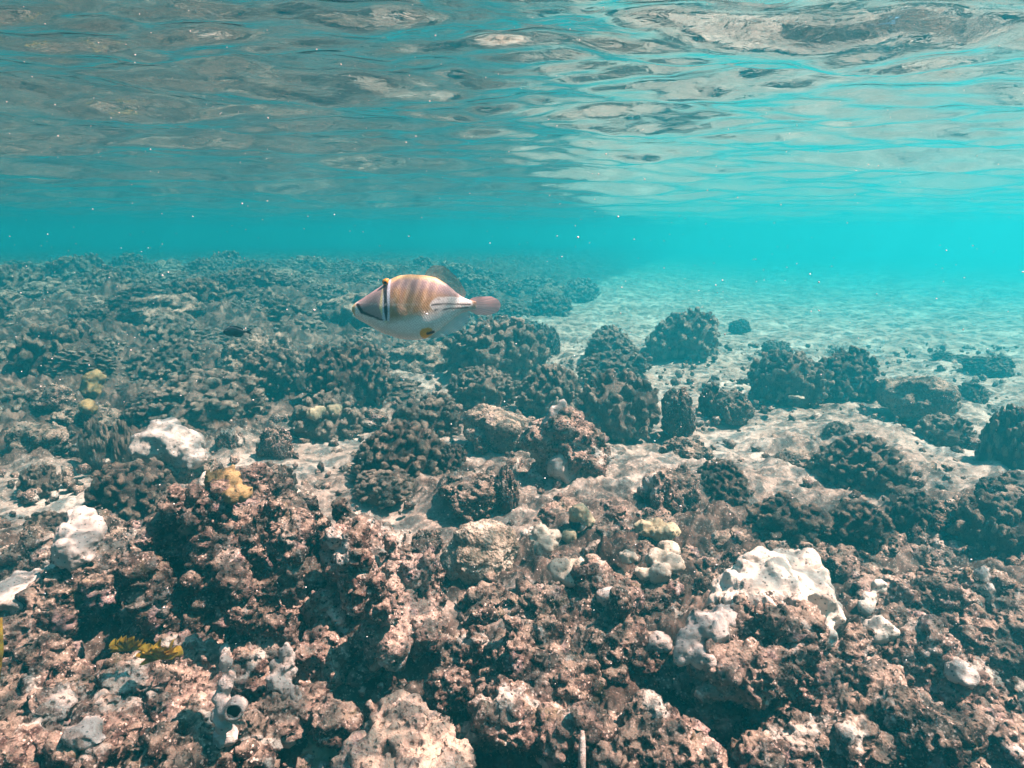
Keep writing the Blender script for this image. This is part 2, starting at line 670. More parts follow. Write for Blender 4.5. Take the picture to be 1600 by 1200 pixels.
def build_seabed():
    X, Y, T = polar_grid(0.45, 40.0, 640, R(50), 900, 70)
    T = T[:, ::-1]
    P0 = np.stack([X, Y, np.zeros_like(X)], 1)
    z = ground_base(X, Y)
    r = np.hypot(X, Y)
    s = 0.55 + (Y - 7) * 0.30 - X
    reef = smooth(0.0, 1.2, s) * smooth(2.1, 2.7, Y)
    near = smooth(2.3, 1.5, Y)
    patch = smooth(-0.15, 0.45, fbm(P0 * 1.7 + 3.3, 3))
    rough = np.clip(0.36 + 0.50 * near + 0.8 * reef + 0.35 * patch * smooth(4.5, 2.5, r), 0, 1.3)
    clear = np.ones_like(X)
    for (cx_, cy_, rx, ry) in ((-0.30, 1.80, 0.34, 0.16), (0.65, 2.9, 0.8, 0.5), (-1.35, 2.05, 0.5, 0.28), (-0.75, 2.35, 0.35, 0.2), (-0.05, 1.42, 0.12, 0.09)):
        clear *= 1 - 0.72 * smooth(1.25, 0.6, np.hypot((X - cx_) / rx, (Y - cy_) / ry))
    rough *= clear
    rough *= 1 - 0.55 * smooth(2.8, 4.0, Y) * smooth(0.2, 1.2, X)
    lod = smooth(9.0, 4.0, r)
    z = z + 0.05 * fbm(P0 * 1.1, 3) + 0.03 * fbm(P0 * 3.1 + 8, 3)
    w = worley(P0 * 13 + 2)
    z = z + rough * (0.055 * fbm(P0 * 6, 3) + 0.045 * (0.6 - w) + 0.028 * ridged(P0 * 14, 3) * lod)
    z = z + (0.25 + 0.75 * rough) * lod * (0.020 * (0.5 - worley(P0 * 34 + 7)) + 0.008 * fbm(P0 * 60, 2))
    z = z + reef * 0.10 * (0.7 - worley(P0 * 3.2 + 11))
    me = make_mesh('seabed', np.stack([X, Y, z], 1), T)
    at = me.attributes.new('rubble', 'FLOAT', 'POINT')
    at.data.foreach_set('value', np.clip(rough * 0.8 + 0.9 * reef, 0, 1.9).astype(np.float32))
    o = link('seabed', me, MAT['sand'])
    tag(o, 'pale sand and coral rubble bottom running back under the blue water', kind='structure')
    return o


def build_water():
    X, Y, T = polar_grid(0.25, 40.0, 520, R(52), 560, 60)
    r = np.hypot(X, Y)
    z = np.zeros_like(X)
    g = np.random.default_rng(5)
    P0 = np.stack([X, Y, np.zeros_like(X)], 1)
    wx = X + 0.10 * perlin(P0 * 1.3)
    wy = Y + 0.10 * perlin(P0 * 1.3 + 50)
    for k in range(34):
        lam = 0.11 * (1.0 + 12 * (k / 33.0) ** 2.0)
        th = R(100) + g.normal() * 0.45
        a = 0.0080 * lam ** 1.04 * g.uniform(0.6, 1.3)
        ph = g.uniform(0, 6.28)
        q = (wx * math.cos(th) + wy * math.sin(th)) * 2 * math.pi / lam + ph
        z += a * np.sin(q) * smooth(60, 12, r / lam)
    Pa = P0 * np.array([1.0, 1.5, 1.0])
    z += 0.014 * fbm(Pa * 2.2 + 4, 2) + 0.0030 * perlin(Pa * 9 + 9) * smooth(7, 3, r)
    me = make_mesh('water_surface', np.stack([X, Y, z], 1), T[:, ::-1])
    o = link('water_surface', me, MAT['water'])
    tag(o, 'rippled underside of the sea surface mirroring the reef', kind='structure')
    return o


def build_haze():
    S = Soup()
    x, y, b, t = 42.0, 42.0, -3.2, 0.22
    V = np.array([(-x, -y, b), (x, -y, b), (x, y, b), (-x, y, b), (-x, -y, t), (x, -y, t), (x, y, t), (-x, y, t)])
    Q = np.array([(0, 3, 2, 1), (4, 5, 6, 7), (0, 1, 5, 4), (1, 2, 6, 5), (2, 3, 7, 6), (3, 0, 4, 7)])
    me = make_mesh('haze', V, Q, False)
    M = Mat('sea_haze')
    v = M.n('ShaderNodeVolumePrincipled')
    v.inputs['Color'].default_value = (0.020, 0.40, 0.51, 1)
    v.inputs['Absorption Color'].default_value = (0.0, 0.66, 0.78, 1)
    v.inputs['Density'].default_value = 0.22
    v.inputs['Anisotropy'].default_value = 0.68
    v.inputs['Density Attribute'].default_value = ''
    v.inputs['Temperature Attribute'].default_value = ''
    M.l(v.outputs[0], M.out.inputs['Volume'])
    o = link('haze', me, M.m)
    tag(o, 'blue green sea water haze filling the scene', kind='stuff')
    return o


build_seabed()
build_water()
build_haze()


# ------------------------------------------------------------------ coral heads
def coral_variant(seed, knob=0.13, lobes=3, n=190, squash=1.0):
    """dome of stubby rounded fingers; unit size: x and y about -1..1, z 0..1.2"""
    g = np.random.default_rng(seed)
    L = [(np.array([0, 0, 0.35]), 0.72)]
    for k in range(lobes):
        a = g.uniform(0, 6.28)
        d = g.uniform(0.30, 0.62)
        L.append((np.array([math.cos(a) * d, math.sin(a) * d, g.uniform(0.20, 0.75)]), g.uniform(0.28, 0.55)))
    S = Soup()
    tips = []
    for c, r in L:
        V, Fc = ICO[3]
        W = V * (r * 0.93) * (1 + 0.08 * perlin(V * 3 + seed))[:, None] + c
        S.add(W.astype(np.float32), Fc)
        tips.append(np.zeros(len(V)))
    for c, r in L:
        m = int(n * r * r / 0.25 / (lobes + 1) * 1.4)
        for k in range(m):
            zz = 1 - 2 * (k + 0.5) / m
            ph = k * 2.39996 + g.normal() * 0.15
            d = np.array([math.sqrt(max(0, 1 - zz * zz)) * math.cos(ph), math.sqrt(max(0, 1 - zz * zz)) * math.sin(ph), zz])
            d = d + g.normal(size=3) * 0.10
            d /= np.linalg.norm(d)
            p = c + d * r
            if p[2] < 0.06 or any(np.linalg.norm(p - c2) < r2 * 0.93 for c2, r2 in L if c2 is not c):
                continue
            ax = d * 0.9 + np.array([0, 0, 0.2]) + g.normal(size=3) * 0.15
            ax /= np.linalg.norm(ax)
            k_r = knob * g.uniform(0.48, 0.92)
            k_l = knob * g.uniform(0.9, 1.6)
            rot = rot_to(ax)
            V, Fc = ICO[2]
            t = np.clip(V[:, 2] * 0.5 + 0.5, 0, 1)
            W = V * (1 + 0.22 * perlin(V * 1.9 + g.uniform(0, 90)))[:, None]
            W = W * np.array([k_r, k_r, k_l]) * np.stack([0.72 + 0.34 * t, 0.72 + 0.34 * t, np.ones_like(t)], 1)
            S.add((W @ rot.T + p).astype(np.float32), Fc)
            tips.append(t)
            for q in range(g.integers(1, 4)):
                a = g.uniform(0, 6.28)
                off = rot @ np.array([math.cos(a) * k_r * 0.72, math.sin(a) * k_r * 0.72, k_l * g.uniform(0.35, 0.8)])
                V1, F1 = ICO[1] if knob < 0.1 else ICO[2]
                rr = k_r * g.uniform(0.38, 0.6)
                S.add((V1 * (1 + 0.2 * perlin(V1 * 2 + q + k))[:, None] * rr + p + off).astype(np.float32), F1)
                tips.append(np.full(len(V1), 0.8))
    V, Fc = S.arrays()
    me0 = voxel(V, Fc, 0.021)
    crag(me0, 0.34, seed * 1.9, 3.2)
    V = get_co(me0)
    sdf = np.min([np.linalg.norm(V - c, axis=1) - r for c, r in L], axis=0)
    tipv = np.clip(sdf / (knob * 1.15), 0, 1)
    V[:, 2] *= squash
    lo, hi = V.min(0), V.max(0)
    V[:, :2] = (V[:, :2] - (lo + hi)[:2] / 2) / ((hi - lo)[:2] / 2)
    V[:, 2] = np.maximum(V[:, 2], -0.15) / hi[2]
    me = me0
    me.name = 'knobby_coral'
    set_co(me, V)
    at = me.attributes.new('tip', 'FLOAT', 'POINT')
    at.data.foreach_set('value', tipv.astype(np.float32))
    me.materials.append(MAT['coral'])
    return me


CORALS = [coral_variant(11, 0.115, 4, 330), coral_variant(12, 0.10, 6, 420), coral_variant(13, 0.14, 5, 240),
          coral_variant(14, 0.105, 6, 380), coral_variant(15, 0.155, 6, 200), coral_variant(16, 0.09, 6, 480),
          coral_variant(17, 0.125, 7, 300), coral_variant(18, 0.19, 5, 140)]


def stone_variant(seed, crag_amp=1.0, n=14, flat=1.0):
    g = np.random.default_rng(seed)
    S = Soup()
    S.ellipsoid((0, 0, 0.42), (0.75, 0.7, 0.5), None, 3, 0.4, seed)
    for k in range(n):
        a, e = g.uniform(0, 6.28), g.uniform(-0.1, 1.2)
        d = np.array([math.cos(a) * math.cos(e), math.sin(a) * math.cos(e), math.sin(e)])
        S.ellipsoid(np.array([0, 0, 0.42]) + d * np.array([0.62, 0.6, 0.42]), g.uniform(0.14, 0.36, 3), None, 2, 0.5, k * 3.1)
    me = voxel(*S.arrays(), 0.035)
    crag(me, crag_amp, seed, 4.5)
    V = get_co(me)
    lo, hi = V.min(0), V.max(0)
    V[:, :2] = (V[:, :2] - (lo + hi)[:2] / 2) / ((hi - lo)[:2] / 2)
    V[:, 2] = (V[:, 2] - 0.0) / hi[2] * flat
    set_co(me, V)
    return me


STONES = [stone_variant(31), stone_variant(32, 1.2, 20), stone_variant(33, 0.7, 8), stone_variant(34, 1.3, 26), stone_variant(35, 0.6, 5)]


def place(kind, me, box, label, cat, mat=None, yaw=None, depth=1.0, group=None, lift=0.0):
    """stand one coral or rock on the bottom where the photo shows its foot"""
    x0, y0, x1, y1 = box
    hit, t = ground_hit((x0 + x1) / 2, y1)
    w = (x1 - x0) * t / F_PX / 2
    h = (y1 - y0) * t / F_PX * 0.98
    hit = hit + np.array([0, w * depth * 0.75, 0])
    w *= (hit[1] / max(0.3, hit[1] - w * depth * 0.75)) ** 0.6
    o = bpy.data.objects.new(kind, me)
    COL.objects.link(o)
    if mat is not None:
        o.data = me if (me.materials and me.materials[0] == mat) else me.copy()
        o.data.materials.clear()
        o.data.materials.append(mat)
    z = float(ground_base(hit[0], hit[1])) - 0.03 * h + lift
    if hit[1] > 3.2 and hit[0] > 0.4:
        h *= 0.88
    h = (h + (float(ground_base(hit[0], hit[1])) - hit[2]) * -1.0)
    o.location = (hit[0], hit[1], z)
    o.rotation_euler = (0, 0, random.uniform(0, 6.28) if yaw is None else yaw)
    o.scale = (w, w * depth, h)
    return tag(o, label, cat, group)


HEADS = [
    # box in the photo, mesh variant, label
    ((1010, 464, 1145, 566), 1, 'tall dark coral head far out on the pale sand beside the open blue water'),
    ((912, 502, 1006, 572), 5, 'round dark coral head just left of the tall far coral head on the sand'),
    ((1195, 528, 1238, 556), 5, 'small hazy coral knob alone on the far sand right of the tall far head'),
    ((1186, 536, 1310, 638), 3, 'wide dark coral head, left half of the twin heads on the right-hand sand'),
    ((1270, 530, 1390, 628), 1, 'wide dark coral head, right half of the twin heads on the right-hand sand'),
    ((1498, 592, 1556, 632), 6, 'small grey coral knob just behind the rounded boulder on the right-hand sand'),
    ((1526, 552, 1596, 590), 5, 'hazy coral mound at the right edge of the far sand'),
    ((1468, 550, 1528, 572), 5, 'very faint low coral mound left of the hazy mound on the far right sand'),
    ((1142, 496, 1178, 520), 5, 'tiny faint coral mound touching the right side of the tall far coral head'),
    ((1450, 650, 1536, 702), 4, 'low knobby coral clump in front of the rounded boulder on the right'),
    ((1556, 630, 1640, 742), 0, 'dark coral head cut off by the right edge of the view'),
    ((1296, 684, 1430, 772), 0, 'dome of brown finger knobs alone on the bright sand at right'),
    ((1290, 660, 1346, 696), 2, 'small brown coral clump behind the lone dome of finger knobs at right'),
    ((900, 578, 1042, 688), 6, 'big brown coral head behind the white-tipped rock pinnacle'),
    ((806, 568, 916, 652), 0, 'dark knobby coral head between the flat sunlit rock and the fish tail side'),
    ((898, 540, 1022, 602), 1, 'dark coral head rising behind the big brown head by the pinnacle'),
    ((690, 494, 852, 604), 3, 'pale-topped coral head directly behind the tail of the patterned fish'),
    ((826, 504, 882, 556), 5, 'small dark coral head right of the pale-topped head behind the fish'),
    ((540, 664, 690, 762), 0, 'dark dome of short coral fingers on the sand below the patterned fish'),
    ((668, 694, 730, 748), 2, 'little dark coral clump against the right flank of the finger-coral dome below the fish'),
    ((540, 742, 645, 794), 2, 'low brown finger coral patch in front of the dome below the fish'),
    ((606, 622, 722, 690), 4, 'brown coral clump left of the flat sunlit rock'),
    ((700, 576, 812, 644), 3, 'dark coral mass in front of the pale-topped head behind the fish'),
    ((200, 584, 392, 676), 2, 'large reddish-brown knobby coral head behind the white lumpy coral at left'),
    ((470, 536, 600, 640), 3, 'tall knobby coral mass below the snout of the patterned fish'),
    ((350, 536, 480, 622), 1, 'dark coral mass under the small dark fish'),
    ((436, 616, 562, 694), 4, 'coral clump with two pale nubs, on the edge of the sand below the fish snout'),
    ((118, 650, 172, 734), 7, 'stumpy brown coral pillar left of the white lumpy coral'),
    ((172, 650, 208, 730), 7, 'narrow ragged coral pillar touching the left end of the white lumpy coral'),
    ((18, 726, 78, 780), 4, 'small dark knob coral alone on the sand at the left edge'),
    ((118, 726, 244, 826), 2, 'dark coral head with widely spaced knobs at left above the bare white lump'),
    ((386, 728, 458, 806), 4, 'dark knobby coral right of the yellow-brown leather coral'),
    ((226, 756, 306, 846), 4, 'blackish coral column in front of the crusted boulder at left'),
    ((20, 806, 90, 856), 2, 'low dark knob clump left of the bare white lump'),
    ((0, 500, 128, 600), 4, 'big shaded coral overhang at the left edge of the view'),
    ((1082, 722, 1186, 792), 0, 'grey-brown finger coral dome right of the rounded crusted boulder'),
    ((1180, 790, 1318, 872), 7, 'dark brown knob coral behind the big white coral'),
    ((1306, 792, 1412, 868), 4, 'knobby rubble coral standing on the sand right of the big white coral'),
    ((1400, 775, 1490, 846), 4, 'brown pillar-like coral clump at right between the dark corner reef and the knobby rubble coral'),
    ((1510, 770, 1640, 885), 4, 'large blackish coral head filling the right edge of the view'),
    ((1090, 596, 1140, 652), 6, 'small dark coral standing on the low crusted rock left of the twin heads'),
]
for k, (box, v, label) in enumerate(HEADS):
    place('knobby_coral', CORALS[v], box, label, 'coral', depth=random.uniform(0.85, 1.1), group='coral heads on the bottom')

STN = [
    ((1392, 584, 1526, 660), 4, 'far_rock', 'rounded boulder with a dark face and a small hole on the right-hand sand'),
    ((1110, 610, 1194, 664), 1, 'far_rock', 'low crusted rock left of the twin coral heads'),
    ((1034, 604, 1092, 686), 1, 'dark_rock', 'rough rock against the right side of the big brown coral head'),
    ((718, 636, 834, 712), 4, 'pale_rock', 'flat-topped rock with rippling sunlight in the middle of the view'),
    ((738, 678, 768, 712), 2, 'dark_rock', 'small dark stone in front of the flat sunlit rock'),
    ((554, 640, 604, 672), 2, 'dark_rock', 'small rounded grey stone above the finger-coral dome'),
    ((394, 664, 456, 726), 1, 'reef_rock', 'grey lumpy boulder on the sand right of the white lumpy coral'),
    ((328, 668, 380, 716), 3, 'reef_rock', 'crusted stone touching the right end of the white lumpy coral'),
    ((228, 708, 322, 772), 3, 'pale_rock', 'glittering crusted boulder left of the yellow-brown leather coral'),
    ((994, 734, 1114, 818), 2, 'reef_rock', 'rounded crusted boulder right of the pinnacle'),
    ((770, 724, 812, 808), 3, 'dark_rock', 'short dark stump of rock left of the pinnacle foot'),
    ((680, 744, 800, 812), 1, 'reef_rock', 'craggy low rock between the finger-coral patch and the pinnacle'),
    ((20, 600, 108, 660), 0, 'dark_rock', 'grey ledge of rock under the shaded overhang at left'),
    ((0, 660, 88, 722), 4, 'far_rock', 'sandy slab of rock at the left edge above the bare sand'),
    ((1040, 690, 1120, 730), 3, 'far_rock', 'low sandy stone behind the rounded crusted boulder'),
    ((1440, 790, 1520, 850), 3, 'dark_rock', 'crusted knuckle of rock at the foot of the blackish right-hand coral'),
    ((1215, 706, 1290, 742), 2, 'far_rock', 'half-buried stone on the sand left of the lone finger-knob dome'),
    ((640, 830, 690, 875), 3, 'reef_rock', 'small crusted stone on the sand left of the round brain coral'),
    ((1130, 860, 1190, 905), 3, 'reef_rock', 'crusted stone just behind the left shoulder of the big white coral'),
]
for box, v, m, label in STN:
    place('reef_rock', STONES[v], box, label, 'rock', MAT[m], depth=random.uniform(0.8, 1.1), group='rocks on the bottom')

# the hazy reef slope on the left: many look-alike coral heads
spots = []
tries = 0
while len(spots) < 195 and tries < 20000:
    tries += 1
    y = 2.7 + 6.6 * random.random() ** 1.1
    x = random.uniform(-0.82 * y, 0.35 * y)
    s = 0.55 + (y - 7) * 0.30 - x
    if s < 0.1 or (y < 3.4 and x > -1.3):
        continue
    r = random.uniform(0.10, 0.20) * (1 + 0.05 * y)
    if any((x - a) ** 2 + (y - b) ** 2 < (0.70 * (r + q)) ** 2 for a, b, q in spots):
        continue
    spots.append((x, y, r))
for k, (x, y, r) in enumerate(spots):
    rocky = k % 6 == 3
    if rocky:
        me = STONES[(0, 2, 4)[k % 3]]
        if not me.materials:
            me.materials.append(MAT['far_rock'])
        o = bpy.data.objects.new('reef_rock', me)
    else:
        o = bpy.data.objects.new('knobby_coral', random.choice(CORALS[:7]))
    COL.objects.link(o)
    o.location = (x, y, float(ground_base(x, y)) - 0.05)
    o.rotation_euler = (random.gauss(0, 0.15), random.gauss(0, 0.15), random.uniform(0, 6.28))
    o.scale = (r * random.uniform(0.9, 1.35), r * random.uniform(0.85, 1.15), r * random.uniform(0.6, 1.3))
    far = y > 5.5
    if rocky:
        tag(o, 'hazy crusted rock lying among coral heads on the far reef slope at left' if far else 'rounded crusted rock wedged between coral heads on the near reef slope at left', 'rock',
            'rocks on the far reef slope' if far else 'rocks on the near reef slope')
    elif far:
        tag(o, 'hazy dark coral head on the far reef slope at left under the open water', 'coral', 'coral heads on the hazy far reef slope')
    else:
        tag(o, 'dark knobby coral head packed among its like on the near reef slope at left', 'coral', 'coral heads packed on the near reef slope')


# ------------------------------------------------------------------ craggy foreground reef, one rock at a time
def blob_soup(blobs, clutter, seed, small=(0.22, 0.5), up=0.35):
    g = np.random.default_rng(seed)
    S = Soup()
    items = []
    for b in blobs:
        px, py, Y, rp = b[:4]
        c, s = P(px, py, Y)
        r = rp * s
        rr = np.array([1, b[5] if len(b) > 5 else 0.95, b[4] if len(b) > 4 else 0.9]) * r
        S.ellipsoid(c, rr, None, 3, 0.45, seed + px * 0.37)
        items.append((c, rr))
    gen = list(items)
    for lvl, frac in ((0, 0.45), (1, 0.55)):
        nxt = []
        for k in range(int(clutter * (0.4 if lvl == 0 else 0.6))):
            c, rr = gen[g.integers(len(gen))]
            d = g.normal(size=3) + np.array([0, -0.35, up])
            d /= np.linalg.norm(d)
            q = float(np.mean(rr)) * g.uniform(*small)
            p = c + d * rr * g.uniform(0.8, 1.02)
            e = q * g.uniform(0.7, 1.35, 3)
            S.ellipsoid(p, e, rot_to(d + 0.3 * g.normal(size=3)), 2, 0.5, k * 1.7 + seed)
            nxt.append((p, e))
        gen = items + nxt
    return S, items


def reef_rock(blobs, clutter, seed, mat, label, vox=0.0042, amp=1.0, cat='rock', name='reef_rock', small=(0.22, 0.5), fingers=(), parent=None, group='craggy rocks of the near reef'):
    S, items = blob_soup(blobs, clutter, seed, small)
    g = np.random.default_rng(seed + 1)
    for (px, py, Y, rp, hp) in fingers:          # upright stumps
        c, s = P(px, py, Y)
        r, h = rp * s, hp * s
        n = max(3, int(h / (r * 0.8)))
        for k in range(n + 1):
            t = k / n
            q = r * (1.15 - 0.35 * t) * g.uniform(0.85, 1.15)
            S.ellipsoid(c + np.array([g.normal() * r * 0.18, g.normal() * r * 0.18, t * h]), (q, q, q * 1.2), None, 2, 0.4, k + px)
    me = voxel(*S.arrays(), vox)
    crag(me, amp, seed * 0.713)
    V = get_co(me)
    base = np.array([(V[:, 0].min() + V[:, 0].max()) / 2, (V[:, 1].min() + V[:, 1].max()) / 2, V[:, 2].min()])
    if parent is None:
        set_co(me, V - base)
        o = link(name, me, MAT[mat])
        o.location = base
        return tag(o, label, cat, group)
    set_co(me, V - np.array(parent.location))
    o = link(name, me, MAT[mat], parent)
    if label:
        o['label'] = label
    return o


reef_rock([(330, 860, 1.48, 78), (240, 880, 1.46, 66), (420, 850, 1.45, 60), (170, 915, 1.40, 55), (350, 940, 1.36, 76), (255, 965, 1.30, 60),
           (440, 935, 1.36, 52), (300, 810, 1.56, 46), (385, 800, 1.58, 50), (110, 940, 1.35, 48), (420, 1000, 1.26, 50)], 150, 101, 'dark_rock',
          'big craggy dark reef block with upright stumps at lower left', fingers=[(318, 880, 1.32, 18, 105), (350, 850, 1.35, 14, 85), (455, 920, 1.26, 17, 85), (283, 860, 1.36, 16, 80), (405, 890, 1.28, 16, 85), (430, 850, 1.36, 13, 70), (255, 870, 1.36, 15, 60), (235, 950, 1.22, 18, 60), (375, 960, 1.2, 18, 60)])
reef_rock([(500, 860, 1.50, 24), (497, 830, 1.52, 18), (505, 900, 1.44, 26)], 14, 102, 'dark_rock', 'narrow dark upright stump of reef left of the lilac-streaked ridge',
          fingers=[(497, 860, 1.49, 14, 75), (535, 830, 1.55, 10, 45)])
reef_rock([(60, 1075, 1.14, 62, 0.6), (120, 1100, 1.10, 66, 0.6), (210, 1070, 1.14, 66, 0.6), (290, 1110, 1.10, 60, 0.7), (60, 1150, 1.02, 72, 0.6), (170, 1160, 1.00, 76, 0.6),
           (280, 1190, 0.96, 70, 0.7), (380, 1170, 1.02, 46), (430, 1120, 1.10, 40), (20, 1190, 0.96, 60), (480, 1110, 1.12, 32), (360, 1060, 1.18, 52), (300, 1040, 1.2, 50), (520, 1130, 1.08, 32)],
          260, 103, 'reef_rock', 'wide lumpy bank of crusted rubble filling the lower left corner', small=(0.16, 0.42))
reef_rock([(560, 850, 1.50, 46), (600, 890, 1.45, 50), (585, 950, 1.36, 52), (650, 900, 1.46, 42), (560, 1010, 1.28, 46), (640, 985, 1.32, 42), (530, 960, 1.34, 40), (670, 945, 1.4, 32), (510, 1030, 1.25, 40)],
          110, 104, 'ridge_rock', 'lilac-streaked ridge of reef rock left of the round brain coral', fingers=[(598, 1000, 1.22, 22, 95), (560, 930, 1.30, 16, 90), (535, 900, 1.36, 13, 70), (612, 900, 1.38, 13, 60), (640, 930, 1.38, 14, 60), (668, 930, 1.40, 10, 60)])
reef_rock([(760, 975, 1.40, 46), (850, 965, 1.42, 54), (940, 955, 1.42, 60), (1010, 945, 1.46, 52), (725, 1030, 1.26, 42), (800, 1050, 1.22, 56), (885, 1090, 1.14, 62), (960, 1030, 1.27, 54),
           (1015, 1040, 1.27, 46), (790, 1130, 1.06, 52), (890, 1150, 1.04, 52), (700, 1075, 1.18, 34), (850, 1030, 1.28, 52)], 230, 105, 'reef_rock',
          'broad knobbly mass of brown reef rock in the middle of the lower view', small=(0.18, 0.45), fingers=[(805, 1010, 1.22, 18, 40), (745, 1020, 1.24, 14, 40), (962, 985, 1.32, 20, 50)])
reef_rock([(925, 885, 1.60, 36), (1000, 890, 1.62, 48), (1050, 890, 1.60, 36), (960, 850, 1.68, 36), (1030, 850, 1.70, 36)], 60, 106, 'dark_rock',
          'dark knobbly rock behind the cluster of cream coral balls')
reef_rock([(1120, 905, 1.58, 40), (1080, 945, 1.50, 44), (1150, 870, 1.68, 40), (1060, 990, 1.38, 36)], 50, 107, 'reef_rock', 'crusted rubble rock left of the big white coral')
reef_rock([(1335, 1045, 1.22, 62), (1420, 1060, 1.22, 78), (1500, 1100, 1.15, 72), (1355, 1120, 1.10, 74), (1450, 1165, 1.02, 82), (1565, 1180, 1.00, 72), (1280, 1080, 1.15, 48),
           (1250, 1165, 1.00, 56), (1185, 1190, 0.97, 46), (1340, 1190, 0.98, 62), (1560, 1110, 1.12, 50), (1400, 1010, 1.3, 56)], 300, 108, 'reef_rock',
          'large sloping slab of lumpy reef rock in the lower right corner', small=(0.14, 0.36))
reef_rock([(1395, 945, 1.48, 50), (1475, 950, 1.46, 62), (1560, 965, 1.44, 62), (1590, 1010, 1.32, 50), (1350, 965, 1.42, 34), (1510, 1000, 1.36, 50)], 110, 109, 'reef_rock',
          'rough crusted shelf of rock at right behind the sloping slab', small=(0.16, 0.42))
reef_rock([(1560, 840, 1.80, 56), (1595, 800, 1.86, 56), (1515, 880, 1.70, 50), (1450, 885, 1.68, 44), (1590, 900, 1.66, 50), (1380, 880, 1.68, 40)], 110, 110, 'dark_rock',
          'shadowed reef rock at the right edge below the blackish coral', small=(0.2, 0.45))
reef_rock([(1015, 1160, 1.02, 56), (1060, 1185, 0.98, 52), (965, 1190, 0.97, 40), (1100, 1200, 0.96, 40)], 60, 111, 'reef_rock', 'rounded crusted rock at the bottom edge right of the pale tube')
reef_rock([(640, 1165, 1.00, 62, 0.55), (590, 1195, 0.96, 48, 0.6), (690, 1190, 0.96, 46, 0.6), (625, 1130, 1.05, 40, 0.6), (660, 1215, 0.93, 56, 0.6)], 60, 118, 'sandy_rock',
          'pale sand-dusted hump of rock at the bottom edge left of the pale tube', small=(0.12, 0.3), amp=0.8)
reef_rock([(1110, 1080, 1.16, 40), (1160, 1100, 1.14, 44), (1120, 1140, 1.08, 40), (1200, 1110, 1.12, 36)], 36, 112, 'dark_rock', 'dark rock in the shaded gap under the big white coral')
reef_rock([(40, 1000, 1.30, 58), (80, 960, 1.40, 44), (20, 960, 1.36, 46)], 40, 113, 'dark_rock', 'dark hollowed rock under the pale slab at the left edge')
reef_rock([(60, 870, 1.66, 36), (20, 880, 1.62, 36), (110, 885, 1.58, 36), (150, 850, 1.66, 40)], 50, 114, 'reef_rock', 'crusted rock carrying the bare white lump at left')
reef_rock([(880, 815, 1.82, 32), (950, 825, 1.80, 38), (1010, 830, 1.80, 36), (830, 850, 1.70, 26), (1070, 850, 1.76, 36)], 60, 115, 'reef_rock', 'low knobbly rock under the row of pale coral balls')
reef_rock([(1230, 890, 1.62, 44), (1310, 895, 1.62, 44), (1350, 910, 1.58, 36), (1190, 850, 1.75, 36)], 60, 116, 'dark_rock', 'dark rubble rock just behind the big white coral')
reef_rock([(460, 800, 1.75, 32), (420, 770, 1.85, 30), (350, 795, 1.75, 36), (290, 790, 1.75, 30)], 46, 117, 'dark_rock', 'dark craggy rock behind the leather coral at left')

# ------------------------------------------------------------------ the pinnacle with the white tip
pin_base, _ = ground_hit(885, 765)
YB = float(pin_base[1]) + 0.06
pin = empty('rock_pinnacle', (float(pin_base[0]), YB, float(pin_base[2])))
tag(pin, 'craggy rock pinnacle with a pale pointed tip standing in the middle of the view', 'rock')
reef_rock([(885, 735, YB, 40), (900, 700, YB, 44), (860, 700, YB, 32), (925, 715, YB - .03, 30), (880, 668, YB, 30), (840, 690, YB, 24), (905, 750, YB - .02, 34), (855, 750, YB, 36)], 60, 120, 'reef_rock',
          None, vox=0.006, name='craggy_body', parent=pin)
S, _ = blob_soup([(870, 650, YB, 15, 1.1), (878, 640, YB, 10, 1.6), (880, 630, YB, 5, 1.4), (866, 660, YB, 17)], 6, 121)
me = voxel(*S.arrays(), 0.005)
set_co(me, get_co(me) - np.array(pin.location))
link('pale_tip', me, MAT['sponge'], pin)['label'] = 'pale pointed tip'
S, _ = blob_soup([(872, 730, YB - .07, 16, 1.2), (888, 745, YB - .07, 12, 1.3)], 5, 122)
me = voxel(*S.arrays(), 0.005)
set_co(me, get_co(me) - np.array(pin.location))
link('lilac_crust', me, MAT['sponge'], pin)['label'] = 'smooth lilac white crust'


# ------------------------------------------------------------------ smooth pale corals
def surface_y(px, py):
    """forward distance of what already stands at that place of the photo"""
    bpy.context.view_layer.update()
    dg = bpy.context.evaluated_depsgraph_get()
    d = Vector(ray(px, py)).normalized()
    o = Vector((0, 0, CAM_Z))
    for k in range(12):
        ok, loc, nn, ix, ob, mt = scene.ray_cast(dg, o, d)
        if not ok:
            return None
        if ob.name.split('.')[0] not in ('haze', 'water_surface'):
            return loc.y
        o = loc + d * 1e-4
    return None


def seat(lobes, px=None, py=None, sink=0.6):
    """move a group of lobes along the view so that its foot rests in the rock that is there"""
    if px is None:
        low = max(lobes, key=lambda b: b[1] + b[3])
        px, py = low[0], low[1] + 0.75 * low[3]
    y = surface_y(px, py)
    if y is None:
        return lobes
    ref = max(lobes, key=lambda b: b[1] + b[3])
    dy = y + sink * ref[3] * y / F_PX - ref[2]
    return [(b[0], b[1], b[2] + dy) + tuple(b[3:]) for b in lobes]


